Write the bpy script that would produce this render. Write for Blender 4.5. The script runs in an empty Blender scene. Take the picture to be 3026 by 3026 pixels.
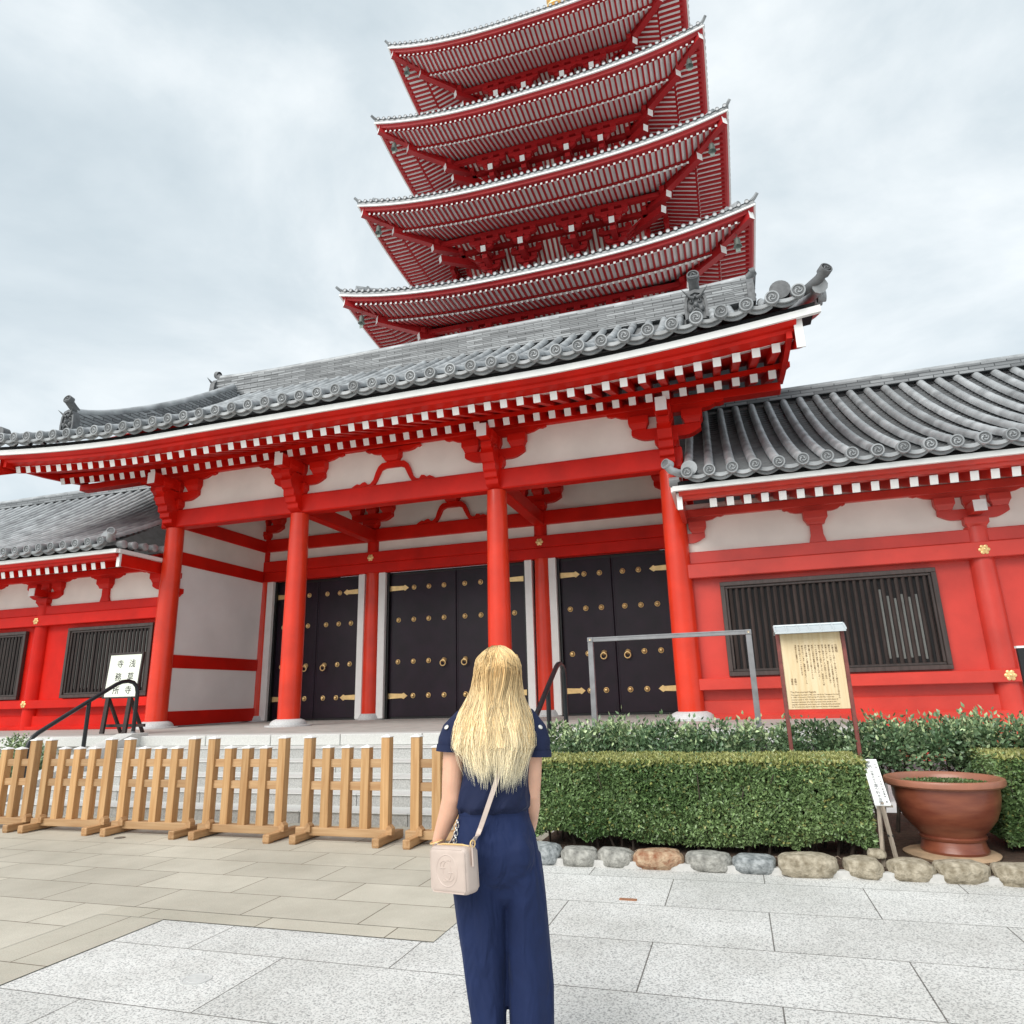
import bpy, bmesh, math, random
import numpy as np
from mathutils import Vector, Matrix

S = bpy.context.scene
COL = S.collection
R = math.radians
rnd = random.Random(7)

# ------------------------------------------------------------------ camera
cam = bpy.data.cameras.new("camera")
camo = bpy.data.objects.new("camera", cam)
COL.objects.link(camo)
yaw, pit, rol = -0.300551, 0.262078, -0.0272701
cy, sy, cp, sp = math.cos(yaw), math.sin(yaw), math.cos(pit), math.sin(pit)
fwd = Vector((sy * cp, cy * cp, sp)); rgt = Vector((cy, -sy, 0)); upv = rgt.cross(fwd)
r2 = math.cos(rol) * rgt + math.sin(rol) * upv
u2 = -math.sin(rol) * rgt + math.cos(rol) * upv
m = Matrix((r2, u2, -fwd)).transposed().to_4x4()
m.translation = Vector((0, 0, 1.5))
camo.matrix_world = m
cam.sensor_fit = 'HORIZONTAL'; cam.sensor_width = 36.0
cam.lens = 36.0 * 2019.86 / 3026.0
cam.clip_start = 0.05; cam.clip_end = 2000
S.camera = camo

# ------------------------------------------------------------------ world: overcast sky
SUN_EL, SUN_AZ = R(42), R(203)          # azimuth measured from +Y clockwise; behind and left of the camera
w = bpy.data.worlds.new("World"); S.world = w; w.use_nodes = True
nt = w.node_tree; N = nt.nodes; L = nt.links
for n in list(N): N.remove(n)
out = N.new('ShaderNodeOutputWorld'); bgA = N.new('ShaderNodeBackground'); bgB = N.new('ShaderNodeBackground'); mixs = N.new('ShaderNodeMixShader')
sky = N.new('ShaderNodeTexSky'); sky.sky_type = 'NISHITA'; sky.sun_disc = False
sky.sun_elevation = SUN_EL; sky.sun_rotation = SUN_AZ
bgA.inputs[1].default_value = 0.10
L.new(sky.outputs[0], bgA.inputs[0])
tc = N.new('ShaderNodeTexCoord'); mp = N.new('ShaderNodeMapping'); mp.inputs['Scale'].default_value = (1.0, 1.0, 1.7)
nz = N.new('ShaderNodeTexNoise'); nz.inputs['Scale'].default_value = 2.1; nz.inputs['Detail'].default_value = 7; nz.inputs['Roughness'].default_value = 0.56; nz.inputs['Distortion'].default_value = 0.25
mp.inputs['Location'].default_value = (0.7, 0.35, 0.1)
rmp = N.new('ShaderNodeValToRGB')
e = rmp.color_ramp.elements
e[0].position = 0.33; e[0].color = (0.53, 0.615, 0.665, 1)
e[1].position = 0.66; e[1].color = (0.86, 0.91, 0.93, 1)
ee = rmp.color_ramp.elements.new(0.5); ee.color = (0.66, 0.735, 0.775, 1)
L.new(tc.outputs['Generated'], mp.inputs[0]); L.new(mp.outputs[0], nz.inputs['Vector']); L.new(nz.outputs[0], rmp.inputs[0]); L.new(rmp.outputs[0], bgB.inputs[0])
bgB.inputs[1].default_value = 0.53
mixs.inputs[0].default_value = 0.94
L.new(bgA.outputs[0], mixs.inputs[1]); L.new(bgB.outputs[0], mixs.inputs[2]); L.new(mixs.outputs[0], out.inputs[0])

sun = bpy.data.lights.new("sun", 'SUN'); sun.energy = 1.5; sun.angle = R(48); sun.color = (1.0, 0.96, 0.9)
suno = bpy.data.objects.new("sun", sun); COL.objects.link(suno)
sd = Vector((math.sin(SUN_AZ) * math.cos(SUN_EL), math.cos(SUN_AZ) * math.cos(SUN_EL), math.sin(SUN_EL)))
suno.rotation_euler = (-sd).to_track_quat('-Z', 'Y').to_euler()
S.view_settings.view_transform = 'Standard'; S.view_settings.look = 'None'
S.view_settings.exposure = 1.1; S.view_settings.gamma = 1.0

# ------------------------------------------------------------------ materials
def lin(r, g, b):
    f = lambda c: ((c / 255 + 0.055) / 1.055) ** 2.4 if c / 255 > 0.04045 else c / 255 / 12.92
    return (f(r), f(g), f(b))

def mat(name, col, rough=0.5, var=0.0, nscale=6.0, bump=0.0, bscale=40.0, metal=0.0, spec=0.5, col2=None, detail=4.0, island=0.0, coat=0.0, stretch=None):
    """plain principled material; colour drifts by noise (var) or towards col2, optional bump and per-piece variation"""
    M = bpy.data.materials.new(name); M.use_nodes = True
    t = M.node_tree; b = t.nodes['Principled BSDF']
    b.inputs['Roughness'].default_value = rough; b.inputs['Metallic'].default_value = metal
    b.inputs['Specular IOR Level'].default_value = spec
    if coat: b.inputs['Coat Weight'].default_value = coat; b.inputs['Coat Roughness'].default_value = 0.10
    b.inputs['Base Color'].default_value = (*col, 1)
    src = None
    tcn = t.nodes.new('ShaderNodeTexCoord'); vec = tcn.outputs['Object']
    if stretch:
        mpn = t.nodes.new('ShaderNodeMapping'); mpn.inputs['Scale'].default_value = stretch
        t.links.new(vec, mpn.inputs[0]); vec = mpn.outputs[0]
    if var or col2:
        n = t.nodes.new('ShaderNodeTexNoise'); n.inputs['Scale'].default_value = nscale; n.inputs['Detail'].default_value = detail
        t.links.new(vec, n.inputs['Vector'])
        rp = t.nodes.new('ShaderNodeValToRGB')
        c0 = tuple(max(0, c * (1 - var)) for c in col); c1 = tuple(min(1, c * (1 + var)) for c in col)
        if col2: c0, c1 = col, col2
        rp.color_ramp.elements[0].position = 0.3; rp.color_ramp.elements[1].position = 0.7
        rp.color_ramp.elements[0].color = (*c0, 1); rp.color_ramp.elements[1].color = (*c1, 1)
        t.links.new(n.outputs[0], rp.inputs[0]); src = rp.outputs[0]
    if island:
        g = t.nodes.new('ShaderNodeNewGeometry'); hs = t.nodes.new('ShaderNodeHueSaturation')
        mr = t.nodes.new('ShaderNodeMapRange'); mr.inputs[3].default_value = 1 - island; mr.inputs[4].default_value = 1 + island
        t.links.new(g.outputs['Random Per Island'], mr.inputs[0]); t.links.new(mr.outputs[0], hs.inputs['Value'])
        if src: t.links.new(src, hs.inputs['Color'])
        else: hs.inputs['Color'].default_value = (*col, 1)
        src = hs.outputs[0]
    if src: t.links.new(src, b.inputs['Base Color'])
    if bump:
        n2 = t.nodes.new('ShaderNodeTexNoise'); n2.inputs['Scale'].default_value = bscale; n2.inputs['Detail'].default_value = 5
        t.links.new(vec, n2.inputs['Vector'])
        bp = t.nodes.new('ShaderNodeBump'); bp.inputs['Strength'].default_value = bump; bp.inputs['Distance'].default_value = 0.02
        t.links.new(n2.outputs[0], bp.inputs['Height']); t.links.new(bp.outputs[0], b.inputs['Normal'])
    return M

RED = mat("shaded_vermilion_paint", (0.60, 0.011, 0.004), 0.45, var=0.17, nscale=1.3, detail=9, bump=0.10, bscale=45, spec=0.22)  # deep red, with the shade under the eaves put into the colour
COLRED = mat("lit_glossy_column_paint", (0.70, 0.036, 0.010), 0.45, var=0.12, nscale=1.6, detail=8, bump=0.04, bscale=24, spec=0.3, coat=0.45)  # brighter copy of the vermilion, light on the columns put into the colour
REDW = mat("sky_sheen_vermilion_paint", (0.57, 0.045, 0.030), 0.34, var=0.18, nscale=1.1, detail=9, bump=0.10, bscale=40, spec=0.5)  # pinker copy of the vermilion, sky sheen put into the colour
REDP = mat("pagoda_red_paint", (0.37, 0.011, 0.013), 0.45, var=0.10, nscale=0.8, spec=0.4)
WHITE = mat("white_paint", (0.82, 0.82, 0.80), 0.55, var=0.03, nscale=5)
PLASTER = mat("white_plaster", (0.84, 0.81, 0.745), 0.85, var=0.09, nscale=1.0, detail=10, bump=0.05, bscale=60)
PLASTERG = mat("grey_white_panel", (0.88, 0.88, 0.86), 0.8, var=0.06, nscale=0.9, detail=10, bump=.04, bscale=50)
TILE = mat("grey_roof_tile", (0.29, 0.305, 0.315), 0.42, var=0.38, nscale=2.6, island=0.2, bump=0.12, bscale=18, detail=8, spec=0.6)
TILEP = mat("shaded_pan_tile", (0.12, 0.127, 0.133), 0.5, var=0.25, nscale=4, bump=0.1, bscale=20)  # darker copy of the roof tile, shade between the round rows painted in
TILED = mat("dark_roof_tile", (0.12, 0.125, 0.13), 0.55, var=0.3, nscale=9, bump=0.2, bscale=30)
GAP = mat("gap_shade_black", (0.012, 0.012, 0.013), 0.9)  # near-black colour standing in for shade in gaps and openings
LACQ = mat("dark_purple_lacquer", (0.013, 0.0045, 0.0125), 0.42, var=0.35, nscale=2.2, bump=0.05, bscale=25, spec=0.34, detail=7)
BLACKP = mat("black_paint", (0.008, 0.008, 0.009), 0.4)
GOLD = mat("gilded_brass", (0.86, 0.60, 0.27), 0.34, metal=0.45, var=0.12, nscale=8)
WOODW = mat("dark_brown_window_wood", (0.05, 0.036, 0.032), 0.5, var=0.3, nscale=3, stretch=(6, 6, 0.8), island=0.2)
PIPEG = mat("pale_shutter", (0.15, 0.155, 0.145), 0.6, var=0.1)
GRANL = mat("pale_granite", (0.60, 0.60, 0.575), 0.75, var=0.10, nscale=70, detail=2, bump=0.08, bscale=60, island=0.04)
GRANF = mat("granite_floor", (0.43, 0.415, 0.385), 0.7, var=0.14, nscale=3.0, detail=8)
GRANR = mat("grey_granite_riser", (0.43, 0.43, 0.415), 0.8, var=0.22, nscale=55, detail=3, bump=0.15, bscale=60, island=0.06)
BSTONE = mat("column_base_granite", (0.55, 0.56, 0.56), 0.7, var=0.12, nscale=30)
CEDAR = None
METALG = mat("galvanised_grey_metal", (0.26, 0.26, 0.27), 0.45, metal=0.3, var=0.15, nscale=9)
BLACKM = mat("black_enamel_rail", (0.012, 0.015, 0.018), 0.33, var=0.2, nscale=5)
TERRA = mat("glazed_terracotta", (0.27, 0.085, 0.045), 0.30, col2=(0.15, 0.036, 0.022), nscale=3.0, detail=7, bump=0.05, bscale=14, stretch=(1, 1, 5), spec=0.55)
SOIL = mat("dark_soil", (0.045, 0.026, 0.017), 0.95, col2=(0.09, 0.055, 0.035), nscale=22, bump=0.9, bscale=30)
BARK = mat("twig_bark", (0.055, 0.04, 0.03), 0.9, var=0.3, nscale=12)
MORTAR = mat("pale_mortar", (0.55, 0.54, 0.52), 0.9, var=0.1, nscale=20, bump=0.2, bscale=40)

def wood_mat(name, c1, c2, axis=2, rough=0.62):
    M = bpy.data.materials.new(name); M.use_nodes = True; t = M.node_tree; b = t.nodes['Principled BSDF']
    b.inputs['Roughness'].default_value = rough
    tcn = t.nodes.new('ShaderNodeTexCoord'); mpn = t.nodes.new('ShaderNodeMapping')
    sc = [26.0, 26.0, 26.0]; sc[axis] = 1.6; mpn.inputs['Scale'].default_value = sc
    oi = t.nodes.new('ShaderNodeObjectInfo')
    mpn.inputs['Location'].default_value = (0, 0, 0)
    va = t.nodes.new('ShaderNodeVectorMath'); va.operation = 'ADD'
    t.links.new(tcn.outputs['Object'], va.inputs[0])
    cx = t.nodes.new('ShaderNodeCombineXYZ'); mlt = t.nodes.new('ShaderNodeMath'); mlt.operation = 'MULTIPLY'; mlt.inputs[1].default_value = 31
    t.links.new(oi.outputs['Random'], mlt.inputs[0])
    for k in range(3): t.links.new(mlt.outputs[0], cx.inputs[k])
    t.links.new(cx.outputs[0], va.inputs[1]); t.links.new(va.outputs[0], mpn.inputs[0])
    n = t.nodes.new('ShaderNodeTexNoise'); n.inputs['Scale'].default_value = 1.0; n.inputs['Detail'].default_value = 5; n.inputs['Distortion'].default_value = 0.6
    t.links.new(mpn.outputs[0], n.inputs['Vector'])
    rp = t.nodes.new('ShaderNodeValToRGB'); rp.color_ramp.elements[0].position = 0.33; rp.color_ramp.elements[1].position = 0.68
    rp.color_ramp.elements[0].color = (*c1, 1); rp.color_ramp.elements[1].color = (*c2, 1)
    t.links.new(n.outputs[0], rp.inputs[0])
    hs = t.nodes.new('ShaderNodeHueSaturation'); mr = t.nodes.new('ShaderNodeMapRange'); mr.inputs[3].default_value = 0.82; mr.inputs[4].default_value = 1.12
    t.links.new(oi.outputs['Random'], mr.inputs[0]); t.links.new(mr.outputs[0], hs.inputs['Value']); t.links.new(rp.outputs[0], hs.inputs['Color'])
    t.links.new(hs.outputs[0], b.inputs['Base Color'])
    bp = t.nodes.new('ShaderNodeBump'); bp.inputs['Strength'].default_value = 0.25; bp.inputs['Distance'].default_value = 0.004
    t.links.new(n.outputs[0], bp.inputs['Height']); t.links.new(bp.outputs[0], b.inputs['Normal'])
    return M
CEDAR = wood_mat("cedar_wood", (0.46, 0.245, 0.095), (0.61, 0.375, 0.175))
CEDARX = wood_mat("cedar_wood_beam", (0.39, 0.22, 0.10), (0.52, 0.335, 0.175), axis=0)
CEDARY = wood_mat("cedar_wood_foot", (0.36, 0.19, 0.08), (0.52, 0.32, 0.16), axis=1)
BOARDW = wood_mat("pale_board_wood", (0.66, 0.50, 0.28), (0.78, 0.64, 0.42))

def ridge_mat():
    M = bpy.data.materials.new("stacked_ridge_tile"); M.use_nodes = True; t = M.node_tree; b = t.nodes['Principled BSDF']
    b.inputs['Roughness'].default_value = 0.5
    tcn = t.nodes.new('ShaderNodeTexCoord'); sep = t.nodes.new('ShaderNodeSeparateXYZ'); cmb = t.nodes.new('ShaderNodeCombineXYZ')
    ad = t.nodes.new('ShaderNodeMath'); ad.operation = 'ADD'
    t.links.new(tcn.outputs['Object'], sep.inputs[0]); t.links.new(sep.outputs[0], ad.inputs[0]); t.links.new(sep.outputs[1], ad.inputs[1])
    t.links.new(ad.outputs[0], cmb.inputs[0]); t.links.new(sep.outputs[2], cmb.inputs[1])
    br = t.nodes.new('ShaderNodeTexBrick'); br.inputs['Scale'].default_value = 1.0
    br.inputs['Brick Width'].default_value = 0.55; br.inputs['Row Height'].default_value = 0.095; br.inputs['Mortar Size'].default_value = 0.012
    br.inputs['Color1'].default_value = (0.13, 0.138, 0.145, 1); br.inputs['Color2'].default_value = (0.31, 0.325, 0.335, 1); br.inputs['Mortar'].default_value = (0.06, 0.065, 0.07, 1)
    t.links.new(cmb.outputs[0], br.inputs['Vector']); t.links.new(br.outputs['Color'], b.inputs['Base Color'])
    return M
RIDGE = ridge_mat()

def paving_mat(name, bw, rh, c1, c2, mort, speck, loc=(0, 0, 0), offset=0.5, ms=0.006, rough=0.8, dark=(0.12, 0.12, 0.12)):
    """stone slabs laid in running bond; the slab grid is in metres, object space"""
    M = bpy.data.materials.new(name); M.use_nodes = True; t = M.node_tree; b = t.nodes['Principled BSDF']
    b.inputs['Roughness'].default_value = rough
    tcn = t.nodes.new('ShaderNodeTexCoord'); mpn = t.nodes.new('ShaderNodeMapping'); mpn.inputs['Location'].default_value = loc
    t.links.new(tcn.outputs['Object'], mpn.inputs[0])
    br = t.nodes.new('ShaderNodeTexBrick'); br.inputs['Scale'].default_value = 1.0; br.offset = offset
    br.inputs['Brick Width'].default_value = bw; br.inputs['Row Height'].default_value = rh
    br.inputs['Mortar Size'].default_value = ms; br.inputs['Mortar Smooth'].default_value = 0.2
    br.inputs['Color1'].default_value = (*c1, 1); br.inputs['Color2'].default_value = (*c2, 1); br.inputs['Mortar'].default_value = (*mort, 1)
    t.links.new(mpn.outputs[0], br.inputs['Vector'])
    n = t.nodes.new('ShaderNodeTexNoise'); n.inputs['Scale'].default_value = speck; n.inputs['Detail'].default_value = 3; n.inputs['Roughness'].default_value = 0.7
    t.links.new(tcn.outputs['Object'], n.inputs['Vector'])
    rp = t.nodes.new('ShaderNodeValToRGB'); rp.color_ramp.elements[0].position = 0.36; rp.color_ramp.elements[0].color = (*dark, 1)
    rp.color_ramp.elements[1].position = 0.52; rp.color_ramp.elements[1].color = (1, 1, 1, 1)
    t.links.new(n.outputs[0], rp.inputs[0])
    big = t.nodes.new('ShaderNodeTexNoise'); big.inputs['Scale'].default_value = 0.9; big.inputs['Detail'].default_value = 6; big.inputs['Roughness'].default_value = 0.65
    t.links.new(tcn.outputs['Object'], big.inputs['Vector'])
    rb = t.nodes.new('ShaderNodeValToRGB'); rb.color_ramp.elements[0].position = 0.3; rb.color_ramp.elements[0].color = (0.74, 0.735, 0.72, 1); rb.color_ramp.elements[1].position = 0.65; rb.color_ramp.elements[1].color = (1, 1, 1, 1)
    t.links.new(big.outputs[0], rb.inputs[0])
    m1 = t.nodes.new('ShaderNodeMixRGB'); m1.blend_type = 'MULTIPLY'; m1.inputs[0].default_value = 1.0
    m2 = t.nodes.new('ShaderNodeMixRGB'); m2.blend_type = 'MULTIPLY'; m2.inputs[0].default_value = 1.0
    t.links.new(br.outputs['Color'], m1.inputs[1]); t.links.new(rp.outputs[0], m1.inputs[2])
    t.links.new(m1.outputs[0], m2.inputs[1]); t.links.new(rb.outputs[0], m2.inputs[2])
    t.links.new(m2.outputs[0], b.inputs['Base Color'])
    bp = t.nodes.new('ShaderNodeBump'); bp.inputs['Strength'].default_value = 0.3; bp.inputs['Distance'].default_value = 0.004
    mx = t.nodes.new('ShaderNodeMath'); mx.operation = 'SUBTRACT'
    t.links.new(n.outputs[0], mx.inputs[0]); t.links.new(br.outputs['Fac'], mx.inputs[1]); t.links.new(mx.outputs[0], bp.inputs['Height']); t.links.new(bp.outputs[0], b.inputs['Normal'])
    return M

# ------------------------------------------------------------------ object helpers
def tag(o, label, cat, group=None):
    o['label'] = label; o['category'] = cat
    if group: o['group'] = group
    return o

def thing(name, label, cat, loc=(0, 0, 0), rz=0.0, group=None):
    o = bpy.data.objects.new(name, None); COL.objects.link(o)
    o.empty_display_size = 0.2
    o.location = loc; o.rotation_euler = (0, 0, rz)
    return tag(o, label, cat, group)

class MB:
    """collects shapes; build() links them as one mesh object (coordinates are the parent's local space)"""
    def __init__(s): s.v = []; s.f = []; s.m = []
    def add(s, vs, fs, mi=0):
        k = len(s.v); s.v.extend([tuple(p) for p in vs])
        s.f.extend([tuple(i + k for i in f) for f in fs]); s.m.extend([mi] * len(fs)); return s
    def box(s, x0, x1, y0, y1, z0, z1, mi=0, M=None):
        p = [(x0, y0, z0), (x1, y0, z0), (x1, y1, z0), (x0, y1, z0), (x0, y0, z1), (x1, y0, z1), (x1, y1, z1), (x0, y1, z1)]
        if M is not None: p = [M @ Vector(q) for q in p]
        return s.add(p, [(0, 3, 2, 1), (4, 5, 6, 7), (0, 1, 5, 4), (1, 2, 6, 5), (2, 3, 7, 6), (3, 0, 4, 7)], mi)
    def bar(s, a, b, w, h, mi=0, up=(0, 0, 1), cap=None):
        """rectangular bar from a to b (centre line), width w, height h; cap = material of the end at a"""
        a, b = Vector(a), Vector(b); d = (b - a).normalized(); x = d.cross(Vector(up)).normalized(); z = x.cross(d)
        o = [x * (i * w / 2) + z * (j * h / 2) for i, j in ((-1, -1), (1, -1), (1, 1), (-1, 1))]
        k = [a + q for q in o] + [b + q for q in o]
        s.add(k, [(4, 5, 6, 7), (0, 4, 7, 3), (1, 2, 6, 5), (0, 1, 5, 4), (3, 7, 6, 2)], mi)
        return s.add(k[:4], [(0, 3, 2, 1)], mi if cap is None else cap)
    def prism(s, poly, w0, w1, axis='x', mi=0, M=None, cap=None):
        """extrude polygon; axis x: poly=(y,z); y: poly=(x,z); z: poly=(x,y)"""
        n = len(poly)
        def P(a, b, c):
            return {'x': (c, a, b), 'y': (a, c, b), 'z': (a, b, c)}[axis]
        v = [P(a, b, w0) for a, b in poly] + [P(a, b, w1) for a, b in poly]
        if M is not None: v = [M @ Vector(q) for q in v]
        fs = [(i, (i + 1) % n, n + (i + 1) % n, n + i) for i in range(n)]
        s.add(v, fs, mi)
        return s.add(v, [tuple(range(n))[::-1], tuple(range(n, 2 * n))], mi if cap is None else cap)
    def loft(s, rings, mi=0, closed=True, caps=True):
        n = len(rings[0]); v = [p for r in rings for p in r]; fs = []
        for k in range(len(rings) - 1):
            for i in range(n if closed else n - 1):
                j = (i + 1) % n
                fs.append((k * n + i, k * n + j, (k + 1) * n + j, (k + 1) * n + i))
        if caps and closed:
            fs.append(tuple(range(n))[::-1]); fs.append(tuple(range((len(rings) - 1) * n, len(rings) * n)))
        return s.add(v, fs, mi)
    def lathe(s, prof, c=(0, 0, 0), n=24, mi=0, axis='z', caps=True):
        rings = []
        for r, h in prof:
            ring = []
            for i in range(n):
                a = 2 * math.pi * i / n; p, q = r * math.cos(a), r * math.sin(a)
                if axis == 'z': ring.append((c[0] + p, c[1] + q, c[2] + h))
                elif axis == 'y': ring.append((c[0] + p, c[1] + h, c[2] + q))
                else: ring.append((c[0] + h, c[1] + p, c[2] + q))
            rings.append(ring)
        return s.loft(rings, mi, True, caps)
    def tube(s, pts, r, n=10, mi=0, caps=True, flat=1.0):
        pts = [Vector(p) for p in pts]; rings = []; ref = None
        for i, p in enumerate(pts):
            d = (pts[min(i + 1, len(pts) - 1)] - pts[max(i - 1, 0)]).normalized()
            if ref is None: ref = d.orthogonal().normalized()
            ref = (ref - d * ref.dot(d)).normalized(); b = d.cross(ref)
            rr = r[i] if isinstance(r, (list, tuple)) else r
            rings.append([p + ref * (rr * math.cos(2 * math.pi * k / n)) + b * (rr * flat * math.sin(2 * math.pi * k / n)) for k in range(n)])
        return s.loft(rings, mi, True, caps)
    def build(s, name, mats, parent=None, smooth=False, bevel=0.0, label=None, kind=None, recalc=True, loc=None):
        me = bpy.data.meshes.new(name)
        me.from_pydata(s.v, [], s.f)
        mats = mats if isinstance(mats, (list, tuple)) else [mats]
        for q in mats: me.materials.append(q)
        me.polygons.foreach_set('material_index', s.m)
        if recalc:
            bm = bmesh.new(); bm.from_mesh(me); bmesh.ops.recalc_face_normals(bm, faces=bm.faces); bm.to_mesh(me); bm.free()
        if smooth:
            me.polygons.foreach_set('use_smooth', [True] * len(me.polygons))
            try: me.set_sharp_from_angle(angle=R(40))
            except Exception: pass
        o = bpy.data.objects.new(name, me); COL.objects.link(o)
        if parent is not None: o.parent = parent
        if loc is not None: o.location = loc
        if bevel:
            bv = o.modifiers.new("bevel", 'BEVEL'); bv.width = bevel; bv.segments = 1; bv.limit_method = 'ANGLE'; bv.angle_limit = R(50)
        if label: o['label'] = label
        if kind: o['kind'] = kind
        return o

def dup(o, parent=None, loc=None):
    c = o.copy(); COL.objects.link(c)
    if parent is not None: c.parent = parent
    if loc is not None: c.location = loc
    for ch in list(o.children): dup(ch, c)
    return c

def copy_thing(root, loc, rz=0.0, label=None):
    c = root.copy(); COL.objects.link(c); c.location = loc; c.rotation_euler = (0, 0, rz)
    if label: c['label'] = label
    for ch in list(root.children): dup(ch, c)
    return c

def local(root, mb):
    """shift a builder's world coordinates into an Empty's local space"""
    l = root.location; mb.v = [(a - l[0], b - l[1], c - l[2]) for a, b, c in mb.v]; return mb

def lettering(name, text, size, M, mt, parent, align='CENTER', line=1.0, ext=0.0012, bold=0.0):
    cu = bpy.data.curves.new(name, 'FONT'); cu.body = text; cu.size = size; cu.align_x = align; cu.align_y = 'CENTER'
    cu.space_line = line; cu.extrude = ext; cu.offset = bold
    t = bpy.data.objects.new(name, cu); COL.objects.link(t)
    bpy.context.view_layer.update()
    me = bpy.data.meshes.new_from_object(t.evaluated_get(bpy.context.evaluated_depsgraph_get()))
    bpy.data.objects.remove(t)
    me.transform(M); me.materials.clear(); me.materials.append(mt)
    o = bpy.data.objects.new(name, me); COL.objects.link(o); o.parent = parent
    return o

# ------------------------------------------------------------------ ground and paving (structure)
G = mat("pale_bounce_ground", (0.68, 0.675, 0.66), 0.85)  # far unseen ground made pale to bounce light up under the eaves
GRANITE = paving_mat("granite_slabs", 1.425, 0.765, (0.71, 0.705, 0.68), (0.80, 0.795, 0.77), (0.21, 0.20, 0.185), 85, loc=(0.655 + 14.25, 0.0 - 4.06 + 7.65 + 0.765, 0), ms=0.0045, dark=(0.40, 0.40, 0.41))
BEIGE = paving_mat("beige_slabs", 0.97, 0.494, (0.50, 0.465, 0.39), (0.62, 0.58, 0.49), (0.15, 0.12, 0.085), 120, loc=(5.09 + 9.7, -4.72 + 4.94, 0), ms=0.005, dark=(0.80, 0.79, 0.77))
def sheet(name, x0, x1, y0, y1, z, mt):
    b = MB(); b.add([(x0, y0, z), (x1, y0, z), (x1, y1, z), (x0, y1, z)], [(0, 1, 2, 3)])
    o = b.build(name, mt); o['kind'] = 'structure'; return o
sheet("ground", -300, 300, -300, 300, -0.008, G)
def sheets(name, rects, z, mt):
    b = MB()
    for x0, x1, y0, y1 in rects: b.add([(x0, y0, z), (x1, y0, z), (x1, y1, z), (x0, y1, z)], [(0, 1, 2, 3)])
    o = b.build(name, mt); o['kind'] = 'structure'; return o
sheets("granite_pavement", [(-4.12, 12, -9, 4.51), (-2.0, 12, 4.51, 7.0)], -0.004, GRANITE)
sheets("beige_pavement", [(-24, -2.0, 4.72, 8.3), (-24, -4.72, -9, 4.72)], 0.0, BEIGE)
BEIGE2 = paving_mat("beige_border_slabs", 1.0, 0.4, (0.53, 0.495, 0.41), (0.60, 0.56, 0.47), (0.15, 0.12, 0.085), 120, loc=(20.35, 40.0, 0), ms=0.005, dark=(0.80, 0.79, 0.77))
sheets("beige_pavement_border", [(-4.72, -2.0, 4.515, 4.715)], 0.0, BEIGE2)
BEIGE3 = paving_mat("beige_side_slabs", 0.6, 0.95, (0.52, 0.485, 0.405), (0.59, 0.555, 0.465), (0.15, 0.12, 0.085), 120, loc=(4.72 + 6.0, 9.7, 0), ms=0.005, dark=(0.80, 0.79, 0.77))
sheets("beige_pavement_side", [(-4.715, -4.125, -9, 4.51)], 0.0, BEIGE3)
b = MB(); b.box(-2.05, 6.0, 6.7, 9.55, -0.05, 0.06)
o = b.build("soil_bed", SOIL); o['kind'] = 'structure'
# round cover set in the granite, small covers and a plate
COVER = mat("worn_cover_metal", (0.56, 0.56, 0.545), 0.7, var=0.1, nscale=30)
b = MB(); b.lathe([(0.001, 0.0), (0.085, 0.0), (0.085, 0.004), (0.072, 0.004), (0.07, 0.002), (0.05, 0.002), (0.048, 0.004), (0.001, 0.004)], (0, 0, -0.005), 32)
o = b.build("floor_cover", COVER, loc=(-3.08, 3.66, 0.0)); tag(o, "pale round cover set flush in the granite paving left of the woman", "cover")
COVD = mat("brown_plate", (0.33, 0.15, 0.08), 0.6, var=0.2, nscale=40)
b = MB(); b.box(-0.065, 0.065, -0.02, 0.02, -0.004, 0.003)
o = b.build("floor_plate", COVD, loc=(-0.935, 5.69, 0.0)); tag(o, "small brown plate in the granite paving right of the woman", "plate")
DRK = mat("dark_cover_metal", (0.14, 0.12, 0.10), 0.6)
b = MB(); b.lathe([(0.001, 0), (0.06, 0), (0.06, 0.006), (0.001, 0.006)], (0, 0, 0), 20)
o = b.build("drain_cover", DRK, loc=(-7.1, 6.95, 0.0)); tag(o, "small dark round cover in the beige paving before the fence panels", "cover")

# ------------------------------------------------------------------ terrace and steps
terr = thing("stone_terrace", "wide granite terrace with pale edge slabs under the red gate", "terrace", (-6.6, 14, 0))
b = MB(); b.box(-30, 1.8, 10.92, 27, 0.06, 0.90); b.build("retaining_wall", GRANF, terr); terr_children = []
def tpart(name, mb, mt, parent, **k): return local(parent, mb).build(name, mt, parent, **k)
for o in list(terr.children): o.location = -terr.location
b = MB(); b.box(-30, 1.8, 10.92, 27, 0.905, 0.94); tpart("floor_slab", b, GRANF, terr)
b = MB()
xs = [-24.0, -21.9, -19.8, -17.7, -15.6, -13.5, -11.7]
x = -24.0
while x < 1.7:
    x2 = min(1.8, x + rnd.uniform(1.35, 1.75)); b.box(x + 0.006, x2 - 0.006, 10.72, 11.22, 0.765, 0.9435); x = x2
tpart("edge_slab", b, GRANL, terr, bevel=0.008)
b = MB(); b.box(-30, -10.9, 10.95, 11.0, 0.0, 0.76); b.box(-2.3, 1.8, 10.85, 10.9, 0.0, 0.76); tpart("recess_wall", b, mat("shaded_recess_stone", (0.16, 0.155, 0.15), 0.9, var=0.2), terr)  # shade below the slab overhang put into a darker stone colour

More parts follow.
